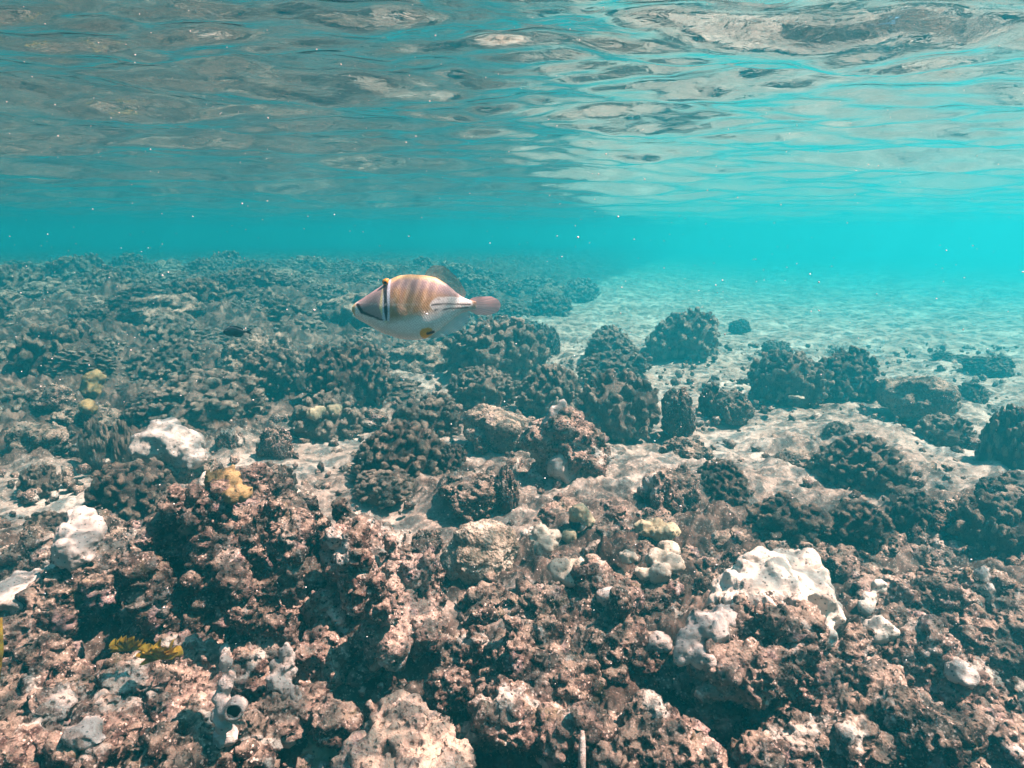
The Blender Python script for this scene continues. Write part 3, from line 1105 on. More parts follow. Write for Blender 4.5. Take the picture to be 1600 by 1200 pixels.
def lobed(name, lobes, mat, label, cat='coral', vox=0.005, clutter=0, seed=200, crag_amp=0.16, parent=None, group=None, smoothit=6, seated=True):
    if seated:
        lobes = seat(lobes)
    S, _ = blob_soup(lobes, clutter, seed, (0.3, 0.5))
    me = voxel(*S.arrays(), vox)
    V, Fc = get_co(me), None
    # relax the joints between the lobes
    ne = len(me.edges)
    E = np.empty(ne * 2, np.int32)
    me.edges.foreach_get('vertices', E)
    E = E.reshape(-1, 2)
    deg = np.bincount(E.ravel(), minlength=len(V)).astype(np.float32)[:, None]
    for k in range(smoothit):
        A = np.zeros_like(V)
        for c in range(3):
            A[:, c] = np.bincount(E[:, 0], V[E[:, 1], c], len(V)) + np.bincount(E[:, 1], V[E[:, 0], c], len(V))
        V = 0.45 * V + 0.55 * A / np.maximum(deg, 1)
    set_co(me, V)
    N = get_no(me)
    V = V + N * (0.008 * fbm(V * 20 + seed, 3) + 0.003 * fbm(V * 80, 3) - 0.006 * smooth(0.3, 0.12, worley(V * 45 + seed)))[:, None]
    set_co(me, V)
    if crag_amp:
        crag(me, crag_amp, seed)
        V = get_co(me)
    if parent is None:
        base = np.array([(V[:, 0].min() + V[:, 0].max()) / 2, (V[:, 1].min() + V[:, 1].max()) / 2, V[:, 2].min()])
        set_co(me, get_co(me) - base)
        o = link(name, me, MAT[mat])
        o.location = base
        return tag(o, label, cat, group)
    set_co(me, get_co(me) - np.array(parent.location))
    o = link(name, me, MAT[mat], parent)
    if label:
        o['label'] = label
    return o


hit, s_ = P(1180, 1060, 1.15)
wc = empty('lobed_coral', tuple(hit))
tag(wc, 'big sunlit white lobed coral on a crusted rock at lower right', 'coral')
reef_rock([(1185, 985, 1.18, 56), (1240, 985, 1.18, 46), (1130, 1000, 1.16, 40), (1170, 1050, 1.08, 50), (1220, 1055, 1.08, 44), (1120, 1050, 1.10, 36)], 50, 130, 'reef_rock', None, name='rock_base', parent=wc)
lobed('coral_lobes', [(1190, 890, 1.33, 37), (1245, 895, 1.33, 40), (1155, 925, 1.27, 40), (1205, 925, 1.25, 48), (1262, 930, 1.27, 44), (1280, 955, 1.25, 29), (1180, 950, 1.21, 40), (1235, 958, 1.21, 40),
                      (1138, 945, 1.24, 31), (1275, 985, 1.21, 24), (1250, 995, 1.19, 22), (1150, 970, 1.19, 26)], 'white_coral', None, seed=131, clutter=10, crag_amp=0.07, parent=wc, seated=False, smoothit=5)
lobed('coral_lobes', [(1100, 975, 1.15, 25), (1080, 1000, 1.12, 21), (1115, 985, 1.12, 25), (1065, 1020, 1.10, 16), (1100, 1030, 1.08, 19), (1130, 960, 1.17, 21)], 'sponge', None, seed=132, clutter=4, parent=wc, seated=False)

lobed('lobed_coral', [(225, 690, 2.35, 20), (250, 678, 2.38, 24), (275, 690, 2.38, 26), (300, 690, 2.40, 20), (305, 715, 2.34, 18), (215, 705, 2.33, 14), (265, 668, 2.42, 18), (250, 705, 2.38, 26), (285, 715, 2.36, 20)], 'sponge',
      'white lumpy coral with blue-shaded edges on the sand edge at left', vox=0.007, seed=133, clutter=14)
lobed('lobed_coral', [(125, 810, 1.78, 20, 1.1), (110, 835, 1.74, 24), (140, 830, 1.76, 22), (120, 860, 1.70, 32), (148, 845, 1.74, 16)], 'sponge', 'bare white lump of coral with a dark underside at left', seed=134, clutter=3)
lobed('coral_ball', [(846, 830, 1.74, 14), (862, 838, 1.73, 13), (850, 850, 1.72, 20), (836, 846, 1.73, 13)], 'clean_coral', 'pale three-bump coral ball with a dark underside right of the brain coral', seed=135, group='pale coral balls', smoothit=3)
lobed('coral_ball', [(876, 890, 1.56, 18), (908, 885, 1.57, 16), (893, 902, 1.54, 17)], 'clean_coral', 'smooth cream coral of three rounded lobes at the centre of the lower view', seed=136, group='pale coral balls', smoothit=3)
lobed('coral_ball', [(945, 935, 1.44, 14), (955, 928, 1.45, 10)], 'sponge', 'small pale nub with a crusted base below the smooth cream coral', seed=137, group='pale coral balls', smoothit=3)
lobed('coral_ball', [(1005, 825, 1.80, 14), (1025, 828, 1.80, 17), (1045, 833, 1.79, 17), (1032, 818, 1.82, 9), (1060, 835, 1.80, 9)], 'cream_coral', 'yellow-tinged cream coral bumps in a row above the dark knobbly rock', seed=138, clutter=4, group='pale coral balls', smoothit=3)
lobed('coral_ball', [(980, 870, 1.64, 14), (1003, 893, 1.58, 12), (1030, 895, 1.58, 18), (1052, 880, 1.60, 15), (1045, 858, 1.66, 16), (1025, 875, 1.62, 16)], 'clean_coral', 'ring of pale crusted nubs right of the smooth cream coral', seed=139, clutter=6, group='pale coral balls', smoothit=3)
lobed('coral_ball', [(905, 803, 1.86, 15), (922, 815, 1.85, 11)], 'cream_coral', 'small tan coral ball behind the dark blue-green ball', seed=140, group='pale coral balls', smoothit=3)
lobed('coral_ball', [(900, 820, 1.80, 13)], 'teal_sponge', 'small dark blue-green ball among the pale coral balls', cat='sponge', seed=141, smoothit=2, crag_amp=0.4)
lobed('coral_ball', [(888, 838, 1.76, 12)], 'cream_coral', 'little greenish yellow coral ball right of the three-bump pale ball', seed=142, group='pale coral balls', smoothit=3)
lobed('coral_ball', [(1375, 985, 1.36, 22), (1395, 990, 1.35, 12)], 'white_coral', 'white nub on the upper edge of the sloping slab at lower right', seed=143, group='pale coral balls')
lobed('coral_ball', [(1500, 1050, 1.14, 26, 0.8), (1512, 1062, 1.13, 16)], 'sponge', 'bright smooth white nub on the right side of the sloping slab', seed=144, group='pale coral balls')
lobed('coral_ball', [(1032, 1005, 1.28, 18), (1016, 1012, 1.28, 11)], 'sponge', 'lilac white nub left of the foot of the big white coral', seed=145, group='pale coral balls')
lobed('coral_ball', [(1362, 935, 1.48, 13), (1376, 916, 1.50, 12), (1356, 950, 1.46, 13)], 'white_coral', 'string of small white nubs between the big white coral and the right shelf', seed=146, group='pale coral balls')
lobed('coral_ball', [(1537, 900, 1.50, 13, 1.5), (1545, 925, 1.46, 13, 1.3)], 'sponge', 'upright pale nub in front of the shadowed reef at the right edge', seed=147, group='pale coral balls')
lobed('coral_ball', [(135, 1145, 1.0, 26, 0.7), (150, 1155, 0.99, 18, .7)], 'sponge', 'flat white patch of coral on the rubble bank in the lower left corner', seed=148, group='pale coral balls')
lobed('coral_ball', [(500, 1172, 0.99, 24), (492, 1190, .98, 20), (513, 1186, .98, 16)], 'cream_coral', 'bumpy cream yellow coral ball at the bottom edge left of the pale sand', seed=149, clutter=26, group='pale coral balls', smoothit=1)
lobed('coral_ball', [(492, 645, 2.72, 11), (503, 640, 2.74, 8)], 'cream_coral', 'left of the two small cream nubs on the coral clump below the fish snout', vox=.006, seed=150, group='pale coral balls')
lobed('coral_ball', [(520, 642, 2.70, 11), (528, 638, 2.72, 8)], 'cream_coral', 'right of the two small cream nubs on the coral clump below the fish snout', vox=.006, seed=151, group='pale coral balls')
lobed('coral_ball', [(143, 598, 2.9, 16), (150, 590, 2.9, 14), (145, 612, 2.88, 15)], 'yellow_coral', 'round olive yellow coral at the mouth of the shaded overhang at left', vox=.008, seed=152, group='pale coral balls')
lobed('coral_ball', [(136, 632, 2.75, 11), (140, 640, 2.74, 11)], 'yellow_coral', 'small olive stub below the round olive coral at left', vox=.008, seed=153, group='pale coral balls')
lobed('coral_slab', [(30, 915, 1.44, 40, 0.35), (65, 905, 1.47, 34, 0.35), (10, 935, 1.38, 34, 0.4), (50, 935, 1.40, 34, .4)], 'sponge', 'pale pink slab of coral roofing the dark hollow at the left edge', seed=154, clutter=6, group='pale coral balls')
lobed('leather_coral', [(345, 755, 1.86, 20), (362, 750, 1.86, 18), (332, 750, 1.86, 15), (355, 772, 1.83, 18), (372, 768, 1.84, 13), (338, 772, 1.83, 14)], 'yellow_coral', 'yellow-brown folded leather coral on the rock at left', seed=155, clutter=70, smoothit=0, crag_amp=0.5)
lobed('coral_ball', [(325, 748, 1.90, 9), (318, 757, 1.89, 7)], 'white_coral', 'tiny white nub touching the left side of the leather coral', seed=156, group='pale coral balls', smoothit=2)
lobed('brain_coral', [(748, 868, 1.62, 50, 1.0, 1.0), (760, 862, 1.62, 44, 1.0, 1.0), (738, 880, 1.60, 42)], 'brain', 'round brown brain coral boulder on the sand in the lower middle', seed=157, crag_amp=0.22, smoothit=10)


# ------------------------------------------------------------------ sponges, leaf algae, tube
def tube_mesh(path, radii, seg=20, inner=0.0, depth=0.6):
    """a bent tube of varying radius, open at its end with a hollow inside when inner > 0"""
    path = [np.array(p, float) for p in path]
    rings = []
    for k, (c, r) in enumerate(zip(path, radii)):
        d = path[min(k + 1, len(path) - 1)] - path[max(k - 1, 0)]
        Rm = rot_to(d)
        a = np.linspace(0, 2 * math.pi, seg, endpoint=False)
        rings.append(c + (np.stack([np.cos(a), np.sin(a), 0 * a], 1) * r) @ Rm.T)
    if inner:
        d = path[-1] - path[-2]
        Rm = rot_to(d)
        dn = d / np.linalg.norm(d)
        a = np.linspace(0, 2 * math.pi, seg, endpoint=False)
        for q, off in ((0.93, 0.05), (inner, 0.0), (inner * 0.95, -0.4), (inner * 0.8, -0.9), (0.15, -1.2)):
            rings.append(path[-1] + dn * off * radii[-1] * depth * 2 + (np.stack([np.cos(a), np.sin(a), 0 * a], 1) * radii[-1] * q) @ Rm.T)
    V = np.concatenate(rings)
    Fc = []
    for i in range(len(rings) - 1):
        for j in range(seg):
            a0, a1 = i * seg + j, i * seg + (j + 1) % seg
            Fc += [(a0, a1, a1 + seg), (a0, a1 + seg, a0 + seg)]
    n = len(V)
    V = np.concatenate([V, [rings[0].mean(0)], [rings[-1].mean(0)]])
    for j in range(seg):
        Fc.append((n, (j + 1) % seg, j))
        b = (len(rings) - 1) * seg
        Fc.append((n + 1, b + j, b + (j + 1) % seg))
    return V, np.array(Fc)


YS = surface_y(352, 1140) - 0.045
c0, s0 = P(352, 1110, YS)
sponge = empty('tube_sponge', tuple(c0))
tag(sponge, 'pale pointed sponge with a round dark opening on the rubble bank at lower left', 'sponge')
S, _ = blob_soup([(362, 1112, YS - .012, 17), (352, 1105, YS, 15), (345, 1090, YS + .005, 13), (352, 1070, YS + .01, 12, 1.2), (362, 1055, YS + .015, 7, 1.6), (340, 1118, YS - .005, 12), (350, 1135, YS - .01, 13), (352, 1150, YS + .015, 19), (356, 1165, YS + .04, 22)], 3, 160)
me = voxel(*S.arrays(), 0.0035)
set_co(me, get_co(me) - c0)
link('sponge_body', me, MAT['sponge'], sponge)
mo, so = P(364, 1112, YS - 0.030)
back = mo + np.array([-0.002, 0.022, -0.003])
V, Fc = tube_mesh([back, (back * .6 + mo * .4), mo], [15 * so, 15.5 * so, 14.5 * so], 28, 0.80, 0.35)
V = V + 0.0026 * np.stack([perlin(V * 70 + i * 9) for i in range(3)], 1)
link('sponge_opening', make_mesh('sponge_opening', V - c0, Fc), MAT['sponge'], sponge)['label'] = 'round rim around the dark hole'
M_ = Mat('painted_hollow')
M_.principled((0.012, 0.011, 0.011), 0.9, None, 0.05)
dk = Soup()  # near-black disc stands for the shade inside the opening
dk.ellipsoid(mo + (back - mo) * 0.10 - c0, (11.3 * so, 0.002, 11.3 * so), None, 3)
link('hollow_shade', dk.mesh('hollow_shade'), M_.m, sponge)['label'] = 'dark disc painted as the shade inside the opening'

lobed('finger_sponge', [(447, 1025, 1.12, 11, 1.6), (440, 1050, 1.11, 17, 1.2), (455, 1048, 1.11, 11, 1.5), (430, 1065, 1.09, 14), (462, 1085, 1.08, 9, 1.5), (445, 1075, 1.09, 15)], 'sponge',
      'white pointed finger sponge standing right of the one with the dark hole', cat='sponge', seed=161, vox=.0035, smoothit=2)
lobed('finger_sponge', [(352, 1020, 1.18, 7, 2.0), (354, 1040, 1.16, 8, 1.8)], 'sponge', 'thin lilac finger sponge behind the one with the dark hole', cat='sponge', seed=162, vox=.0035, smoothit=1)


def ruffle(name, px, py, Y, rp, label, seed):
    g = np.random.default_rng(seed)
    c, s = P(px, py - 6, (surface_y(px, py + rp * 0.3) or Y) - 0.05)
    S = Soup()
    for k in range(6):
        nu, nv = 40, 16
        a0 = (k - 2.5) * 0.42 + g.uniform(-0.2, 0.2)
        u, v = np.meshgrid(np.linspace(-1, 1, nu), np.linspace(0, 1, nv))
        u, v = u.ravel(), v.ravel()
        r = rp * s * g.uniform(0.8, 1.1) * (0.86 + 0.14 * np.cos(u * 5 + k))
        a = a0 + 0.62 * u
        tilt = g.uniform(-0.75, 0.55)
        w = np.sin(u * g.uniform(6, 9) + g.uniform(0, 6)) * v ** 1.5
        x = r * (v * np.sin(a) * 1.15)
        z = r * (v * np.cos(a) * 1.2 * math.cos(tilt) + 0.16 * w * math.sin(tilt) - 0.1)
        y = r * (v * math.sin(tilt) * 0.8 + 0.26 * w)
        V = np.stack([x, y, z], 1)
        V += 0.05 * rp * s * np.stack([perlin(V / (rp * s) * 3 + k + i * 7) for i in range(3)], 1)
        q = np.arange(nu * nv).reshape(nv, nu)
        Q = np.stack([q[:-1, :-1], q[:-1, 1:], q[1:, 1:], q[1:, :-1]], -1).reshape(-1, 4)
        T = np.concatenate([Q[:, [0, 1, 2]], Q[:, [0, 2, 3]]])
        th = 0.0009
        S.add(np.concatenate([V, V + np.array([0, th, 0])]), np.concatenate([T, T[:, ::-1] + len(V)]))
    me = S.mesh(name)
    o = link(name, me, MAT['leaf'])
    o.location = c
    return tag(o, label, 'algae', 'ruffled yellow leaf algae')


M_ = Mat('leaf_algae')
co_ = M_.pos()
cl = M_.mix(M_.map(M_.noise(co_, 60.0, 4, 0.6), 0.35, 0.65), (0.30, 0.17, 0.02), (0.62, 0.40, 0.06))
df = M_.n('ShaderNodeBsdfDiffuse')
tl = M_.n('ShaderNodeBsdfTranslucent')
M_.l(cl, df.inputs[0])
M_.l(cl, tl.inputs[0])
mx_ = M_.n('ShaderNodeMixShader')
mx_.inputs[0].default_value = 0.45
M_.l(df.outputs[0], mx_.inputs[1])
M_.l(tl.outputs[0], mx_.inputs[2])
M_.l(mx_.outputs[0], M_.out.inputs[0])
MAT['leaf'] = M_.m
ruffle('leaf_algae', 199, 1022, 1.13, 24, 'smaller left tuft of ruffled yellow leaf algae on the rubble bank', 5)
ruffle('leaf_algae', 254, 1034, 1.115, 34, 'larger right tuft of ruffled yellow leaf algae on the rubble bank', 6)

a_, _ = P(909, 1215, 0.90)
b_, sb = P(910, 1142, 0.93)
V, Fc = tube_mesh([a_, a_ * .6 + b_ * .4, b_ * .8 + a_ * .2, b_], [6 * sb, 6 * sb, 5 * sb, 3 * sb], 14, 0.5, 0.8)
o = link('worm_tube', make_mesh('worm_tube', V - a_, Fc), MAT['sponge'])
o.location = a_
tag(o, 'thin pale upright tube at the bottom edge of the view', 'tube')
a_, _ = P(-4, 1066, 1.05)
b_, sb = P(2, 965, 1.08)
V, Fc = tube_mesh([a_, a_ * .5 + b_ * .5 + np.array([.003, 0, 0]), b_], [3 * sb, 3.5 * sb, 1.5 * sb], 12)
o = link('algae_blade', make_mesh('algae_blade', V - a_, Fc), MAT['leaf'])
o.location = a_
tag(o, 'yellow upright algae blade cut by the left edge', 'algae')

# pale flake by the twin heads
hit, t_ = ground_hit(1245, 632)
S = Soup()
S.ellipsoid((0, 0, 0), (0.030, 0.012, 0.008), None, 3, 0.7, 3)
S.ellipsoid((-0.028, 0, 0.006), (0.014, 0.006, 0.005), None, 2, 0.5, 5)
me = voxel(*S.arrays(), 0.002)
c_, s_ = P(1245, 621, float(hit[1]) - 0.12)
o = link('shell_flake', me, MAT['clean_coral'])
o.location = c_
o.location.z = c_[2]
tag(o, 'small bright white flake lying against the front of the twin coral heads', 'shell')

# ------------------------------------------------------------------ fish
ZU = 0.22 / 1245.0            # metres per unit of the fish drawing


def loft_fish(top, bot, half, nx=220, nt=96, sharp=0.85):
    tx, tz = np.array(top, float).T
    bx, bz = np.array(bot, float).T
    hx, hw = np.array(half, float).T
    xs = np.linspace(tx[0], tx[-1], nx)

    def sm(x, px, pz):
        y = np.interp(x, px, pz)
        k = np.hanning(13)
        k /= k.sum()
        return np.convolve(np.pad(y, 6, mode='edge'), k, 'valid')
    zt, zb, w = sm(xs, tx, tz), sm(xs, bx, bz), sm(xs, hx, hw)
    th = np.linspace(0, 2 * math.pi, nt, endpoint=False)
    ct, st = np.cos(th), np.sin(th)
    yy = np.sign(st) * np.abs(st) ** sharp
    zc, zh = (zt + zb) / 2, (zb - zt) / 2
    X = np.repeat(xs[:, None], nt, 1)
    Z = zc[:, None] - zh[:, None] * ct[None, :]
    Yv = w[:, None] * yy[None, :]
    V = np.stack([X, Yv, Z], -1).reshape(-1, 3)
    q = np.arange(nx * nt).reshape(nx, nt)
    q2 = np.roll(q, -1, 1)
    Q = np.stack([q[:-1], q2[:-1], q2[1:], q[1:]], -1).reshape(-1, 4)
    T = np.concatenate([Q[:, [0, 1, 2]], Q[:, [0, 2, 3]]])
    n = len(V)
    V = np.concatenate([V, [V[:nt].mean(0)], [V[n - nt:n].mean(0)]])
    c1 = np.stack([np.full(nt, n), np.roll(q[0], -1), q[0]], 1)
    c2 = np.stack([np.full(nt, n + 1), q[-1], np.roll(q[-1], -1)], 1)
    return V, np.concatenate([T, c1, c2])


def fin_plate(outline_a, outline_b, n=40, m=14, thick=2.5, wave=3.0, y0=0.0):
    """thin fin between two outlines (root edge and free edge), thickened"""
    def res(o):
        o = np.array(o, float)
        d = np.concatenate([[0], np.cumsum(np.linalg.norm(np.diff(o, axis=0), axis=1))])
        t = np.linspace(0, d[-1], n)
        return np.stack([np.interp(t, d, o[:, 0]), np.interp(t, d, o[:, 1])], 1)
    A, B = res(outline_a), res(outline_b)
    t = np.linspace(0, 1, m)[None, :, None]
    G = A[:, None] * (1 - t) + B[:, None] * t
    u = np.repeat(np.linspace(0, 1, n)[:, None], m, 1)
    y = y0 + wave * np.sin(u * 9) * t[0, :, 0][None, :]
    half = thick * (1 - 0.75 * t[0, :, 0])[None, :] * np.ones((n, 1))
    V1 = np.stack([G[..., 0], y - half, G[..., 1]], -1).reshape(-1, 3)
    V2 = np.stack([G[..., 0], y + half, G[..., 1]], -1).reshape(-1, 3)
    q = np.arange(n * m).reshape(n, m)
    Q = np.stack([q[:-1, :-1], q[:-1, 1:], q[1:, 1:], q[1:, :-1]], -1).reshape(-1, 4)
    T = np.concatenate([Q[:, [0, 1, 2]], Q[:, [0, 2, 3]]])
    return np.concatenate([V1, V2]), np.concatenate([T, T[:, ::-1] + n * m]), np.concatenate([u.ravel(), u.ravel()])


def fish_space(V, c, yaw):
    """drawing units to metres: x to the right, z up, centre 800,470"""
    W = np.stack([(V[:, 0] - 800) * ZU, V[:, 1] * ZU, -(V[:, 2] - 470) * ZU], 1)
    return W


def seg_d(X, Z, a, b):
    a, b = np.array(a, float), np.array(b, float)
    d = b - a
    t = np.clip(((X - a[0]) * d[0] + (Z - a[1]) * d[1]) / (d @ d), 0, 1)
    return np.hypot(X - a[0] - t * d[0], Z - a[1] - t * d[1]), t


def build_triggerfish():
    c, s = P(668, 479, 1.0)
    root = empty('triggerfish', tuple(c))
    root.rotation_euler = (0, R(1.5), R(4))
    tag(root, 'patterned triggerfish with black eye band and white belly swimming left', 'fish')
    top = [(172, 492), (185, 462), (215, 440), (260, 412), (330, 362), (420, 303), (480, 252), (560, 216), (650, 204), (780, 208), (870, 226), (960, 276), (1040, 345), (1100, 388), (1160, 410), (1210, 418)]
    bot = [(172, 510), (185, 560), (215, 588), (260, 610), (330, 650), (420, 700), (480, 722), (560, 744), (650, 756), (740, 752), (800, 736), (870, 690), (960, 620), (1040, 550), (1100, 512), (1160, 496), (1210, 488)]
    half = [(172, 14), (185, 32), (260, 62), (400, 105), (560, 122), (760, 108), (960, 62), (1100, 30), (1160, 20), (1210, 12)]
    V, T = loft_fish(top, bot, half)
    X, Z = V[:, 0], V[:, 2]
    col = np.zeros((len(V), 3))
    white, tan, mauve, pink = np.array((0.90, 0.86, 0.83)), np.array((0.42, 0.25, 0.115)), np.array((0.36, 0.265, 0.27)), np.array((0.56, 0.41, 0.37))

    def lay(mask, c_):
        nonlocal col
        m = np.clip(mask, 0, 1)[:, None]
        col = col * (1 - m) + np.asarray(c_) * m
    col[:] = white
    wob = 14 * perlin(np.stack([X / 60, Z / 60, 0 * X], 1))
    # flank: mauve back above golden brown, fading into the white belly
    edge = np.interp(X, [430, 500, 650, 830, 1000, 1200], [600, 585, 545, 505, 470, 455])
    flank = smooth(50, -40, Z + wob - edge) * smooth(440, 480, X)
    lay(flank, tan)
    lay(smooth(30, -60, Z + 1.6 * wob - np.interp(X, [450, 600, 800, 1000, 1200], [330, 330, 350, 400, 420])) * smooth(455, 500, X), mauve)
    lay(0.45 * smooth(0.1, 0.5, perlin(np.stack([X / 55, Z / 75, 0 * X + 3], 1))) * flank, pink)
    for xb_ in (530, 612, 690, 765, 840):
        lay(0.55 * smooth(26, 6, np.abs(X + 0.32 * (Z - 300) - xb_ + wob)) * flank * smooth(480, 330, Z), (0.24, 0.165, 0.16))
        lay(0.40 * smooth(18, 4, np.abs(X + 0.32 * (Z - 300) - xb_ - 40 + wob)) * flank, (0.62, 0.44, 0.30))
    lay(smooth(40, 0, Z - np.interp(X, [480, 560, 650, 780, 900], [262, 224, 214, 218, 250])) * smooth(470, 520, X) * 0.8, (0.62, 0.42, 0.16))
    # head above the mouth line
    ml = np.interp(X, [172, 215, 250, 300, 450], [440, 455, 515, 530, 585])
    lay(smooth(6, -6, Z - ml) * smooth(205, 235, X) * smooth(452, 430, X - 0.0 * Z), mauve * 1.0)
    lay(smooth(0, -60, Z - ml) * smooth(205, 300, X) * smooth(452, 400, X) * 0.35, pink)
    # lips
    lay(smooth(212, 190, X + 0.12 * (Z - 500)) * 0.9, (0.72, 0.50, 0.20))
    # pale stripe before the eye band, then the band itself with blue white edges
    d, t = seg_d(X, Z, (452, 300), (425, 470))
    d2, t2 = seg_d(X, Z, (425, 470), (462, 580))
    dd = np.minimum(d, d2)
    lay(smooth(22, 12, dd), (0.80, 0.70, 0.38))
    d, t = seg_d(X, Z, (470, 250), (462, 585))
    lay(smooth(34, 26, d) * smooth(600, 575, Z), (0.62, 0.70, 0.80))
    xb = np.interp(Z, [250, 330, 400, 480, 580], [458, 455, 460, 462, 466])
    wb = np.interp(Z, [250, 330, 400, 500, 585], [26, 17, 13, 15, 4])
    lay(smooth(wb + 4, wb - 3, np.abs(X - xb)) * smooth(590, 578, Z), (0.012, 0.012, 0.02))
    # black mouth line
    d, t = seg_d(X, Z, (222, 462), (262, 522))
    lay(smooth(17, 11, d), (0.015, 0.013, 0.018))
    d, t = seg_d(X, Z, (258, 520), (440, 583))
    lay(smooth(4, -3, d - (13 - 8 * t)), (0.015, 0.013, 0.018))
    # white flank patch with black lines
    zc = np.interp(X, [820, 1175], [448, 440])
    hx = np.clip((X - 825) / 60, 0, 1) * np.clip((1185 - X) / 60, 0, 1)
    hh = 66 * np.sqrt(np.clip(hx, 0, 1)) * np.interp(X, [830, 1000, 1180], [0.9, 1.0, 0.65])
    lay(smooth(8, -8, np.abs(Z - zc) - hh), (0.80, 0.77, 0.74))
    for z1, z2, x1, x2, wd, strong in ((447, 442, 832, 1168, 8, 1), (492, 470, 860, 1150, 7, 1), (400, 398, 880, 1090, 4, 0.6)):
        zl = np.interp(X, [x1, (x1 + x2) / 2, x2], [z1, (z1 + z2) / 2 - 4, z2])
        lay(strong * smooth(wd, wd - 5, np.abs(Z - zl)) * smooth(x1 - 6, x1 + 10, X) * smooth(x2 + 6, x2 - 10, X), (0.05, 0.035, 0.035))
    # orange vent spot
    lay(smooth(66, 56, np.hypot((X - 800) * 1.0, (Z - 690) * 1.15)) * smooth(850, 835, X), (0.95, 0.40, 0.006))
    lay(smooth(18, 10, seg_d(X, Z, (805, 692), (850, 680))[0]), (0.02, 0.015, 0.02))
    me = make_mesh('body', fish_space(V, c, 0), T)
    at = me.color_attributes.new('pattern', 'FLOAT_COLOR', 'POINT')
    at.data.foreach_set('color', np.concatenate([col, np.ones((len(col), 1))], 1).astype(np.float32).ravel())
    MAT['fish'] = simple('fish_skin', None, 0.45, 0.35, True)
    link('body', me, MAT['fish'], root)

    def fin(name, A, B, mat, **kw):
        V, T, u = fin_plate(A, B, **kw)
        me = make_mesh(name, fish_space(V, c, 0), T)
        f = me.attributes.new('fan', 'FLOAT', 'POINT')
        f.data.foreach_set('value', u.astype(np.float32))
        return link(name, me, mat, root)
    clear = fin_material('clear_fin', (0.55, 0.42, 0.34), 0.32, 230)
    pinkish = fin_material('tail_fin_skin', (1.0, 0.70, 0.68), 0.82, 90)
    anal = fin_material('anal_fin_skin', (0.62, 0.72, 0.74), 0.5, 200)
    fin('dorsal_fin', [(775, 215), (870, 236), (960, 286), (1040, 355), (1100, 396)], [(790, 170), (850, 122), (945, 128), (1060, 232), (1126, 345), (1118, 378)], clear)
    fin('anal_fin', [(800, 730), (870, 684), (960, 614), (1040, 545), (1105, 506)], [(815, 742), (945, 722), (1070, 668), (1150, 590), (1165, 520), (1130, 500)], anal)
    fin('tail_fin', [(1150, 408), (1150, 450), (1150, 496)], [(1172, 392), (1215, 378), (1340, 374), (1398, 400), (1422, 440), (1412, 480), (1388, 508), (1310, 536), (1215, 532), (1172, 508)], pinkish, n=60, wave=4)
    fin('pectoral_fin', [(560, 440), (556, 500)], [(610, 450), (640, 490), (640, 530), (600, 545)], fin_material('pectoral_fin_skin', (0.72, 0.60, 0.48), 0.16, 60), y0=-128, wave=6, n=24)
    # small spine in its groove and the pelvic flap at the vent
    for side in (-1, 1):
        S = Soup()
        S.ellipsoid((0, 0, 0), (27 * ZU, 13 * ZU, 26 * ZU), None, 3)
        e = link('eye', S.mesh('eye'), MAT.setdefault('eye_ring', simple('eye_ring', (0.62, 0.26, 0.02), 0.3, 0.5)), root)
        e.location = ((456 - 800) * ZU, side * 50 * ZU, -(268 - 470) * ZU)
        S = Soup()
        S.ellipsoid((0, 0, 0), (14 * ZU, 6 * ZU, 13 * ZU), None, 3)
        p = link('pupil', S.mesh('pupil'), MAT.setdefault('pupil', simple('pupil', (0.006, 0.006, 0.008), 0.12, 0.6)), e)
        p.location = (0, side * 9 * ZU, -4 * ZU)
    return root


build_triggerfish()


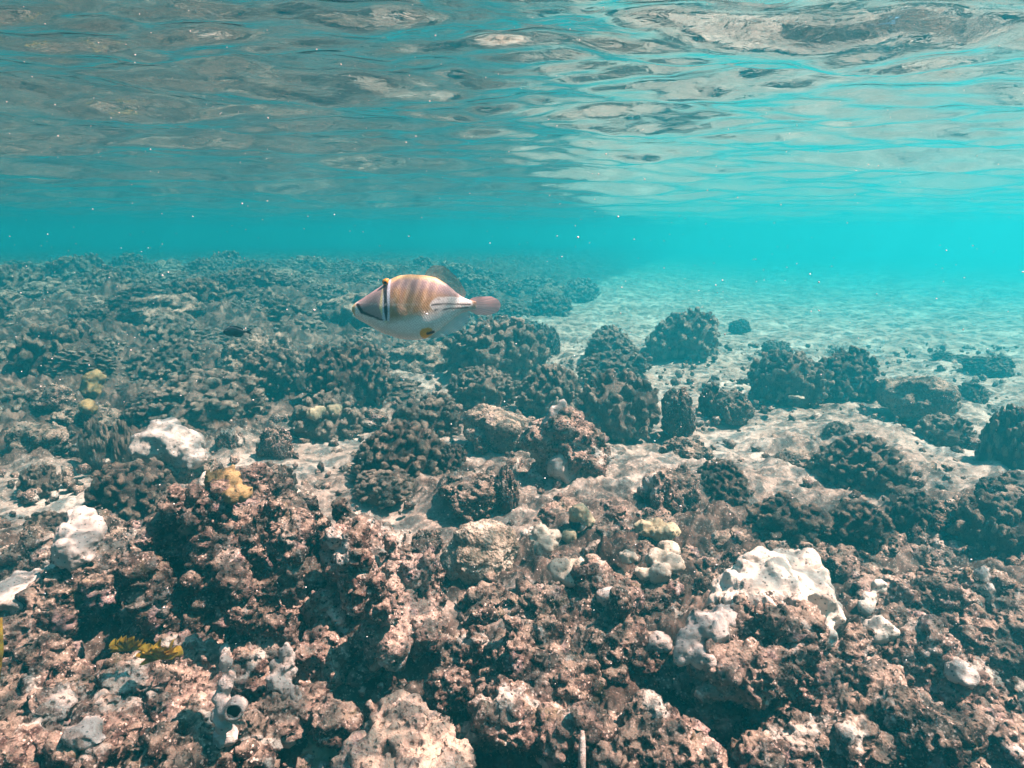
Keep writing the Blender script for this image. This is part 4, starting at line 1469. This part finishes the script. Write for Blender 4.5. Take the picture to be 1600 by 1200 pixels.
def build_dark_fish():
    c, s = P(372, 518, 1.9)
    L = 44 * s
    root = empty('damselfish', tuple(c))
    root.rotation_euler = (0, R(2), R(8))
    tag(root, 'small blackish fish with a forked tail hovering over the reef at left', 'fish')
    top = [(0, 150), (30, 100), (100, 45), (200, 20), (300, 35), (400, 75), (500, 115), (560, 128)]
    bot = [(0, 165), (20, 220), (80, 255), (180, 272), (300, 265), (400, 235), (500, 185), (560, 165)]
    half = [(0, 8), (60, 40), (200, 58), (400, 34), (560, 8)]
    V, T = loft_fish(top, bot, half, 60, 32)
    k = L / 720.0
    f = lambda W: np.stack([(W[:, 0] - 360) * k, W[:, 1] * k, -(W[:, 2] - 145) * k], 1)
    dark = simple('damselfish_skin', (0.010, 0.016, 0.022), 0.5, 0.3)
    link('body', make_mesh('body', f(V), T), dark, root)
    V, T, u = fin_plate([(545, 126), (545, 166)], [(640, 90), (720, 60), (650, 140), (652, 152), (715, 225), (640, 205)], n=30, m=6, thick=4)
    link('tail_fin', make_mesh('tail_fin', f(V), T), dark, root)
    V, T, u = fin_plate([(140, 34), (300, 40), (470, 105)], [(170, 2), (320, 0), (450, 40), (500, 90)], n=24, m=6, thick=4)
    link('dorsal_fin', make_mesh('dorsal_fin', f(V), T), dark, root)
    V, T, u = fin_plate([(260, 265), (380, 240), (480, 195)], [(290, 290), (420, 290), (490, 225)], n=24, m=6, thick=4)
    link('anal_fin', make_mesh('anal_fin', f(V), T), dark, root)
    for side in (-1, 1):
        S = Soup()
        S.ellipsoid((0, 0, 0), (16 * k, 8 * k, 16 * k), None, 2)
        e = link('eye', S.mesh('eye'), simple('dark_eye', (0.05, 0.05, 0.045), 0.2, 0.6), root)
        e.location = ((75 - 360) * k, side * 38 * k, -(125 - 145) * k)


build_dark_fish()

# ------------------------------------------------------------------ loose rubble and floating specks
S = Soup()
for k in range(2600):
    y = 0.85 + 4.2 * random.random() ** 1.5
    x = random.uniform(-0.8, 0.8) * (y + 0.3)
    r = random.uniform(0.005, 0.02) * random.uniform(0.6, 1.5)
    z = float(ground_base(x, y)) + 0.03 * random.random()
    S.ellipsoid((x, y, z), np.array([1, random.uniform(.6, 1.2), random.uniform(.5, 1)]) * r, rot_to(rng.normal(size=3)), 2, 0.9, k * 0.77)
o = link('coral_rubble', S.mesh('coral_rubble'), MAT['reef_rock'])
tag(o, 'loose coral rubble and pebbles strewn over the sand', kind='stuff')

S = Soup()
Vi, Fi = ICO[1]
for k in range(2300):
    y = 0.35 + 3.2 * random.random() ** 1.3
    x = random.uniform(-0.8, 0.8) * y
    z = CAM_Z + random.uniform(-0.75, 0.32) * y
    if z > -0.05 or z < -1.15:
        continue
    r = random.uniform(0.0002, 0.00062) * (0.6 + 0.5 * y)
    S.add((Vi * r * np.array([random.uniform(.6, 1.6), 1, random.uniform(.6, 1.4)]) + np.array([x, y, z])).astype(np.float32), Fi)
o = link('floating_specks', S.mesh('floating_specks'), simple('speck', (0.85, 0.82, 0.78), 0.6))
tag(o, 'tiny white specks drifting in the water', kind='stuff')
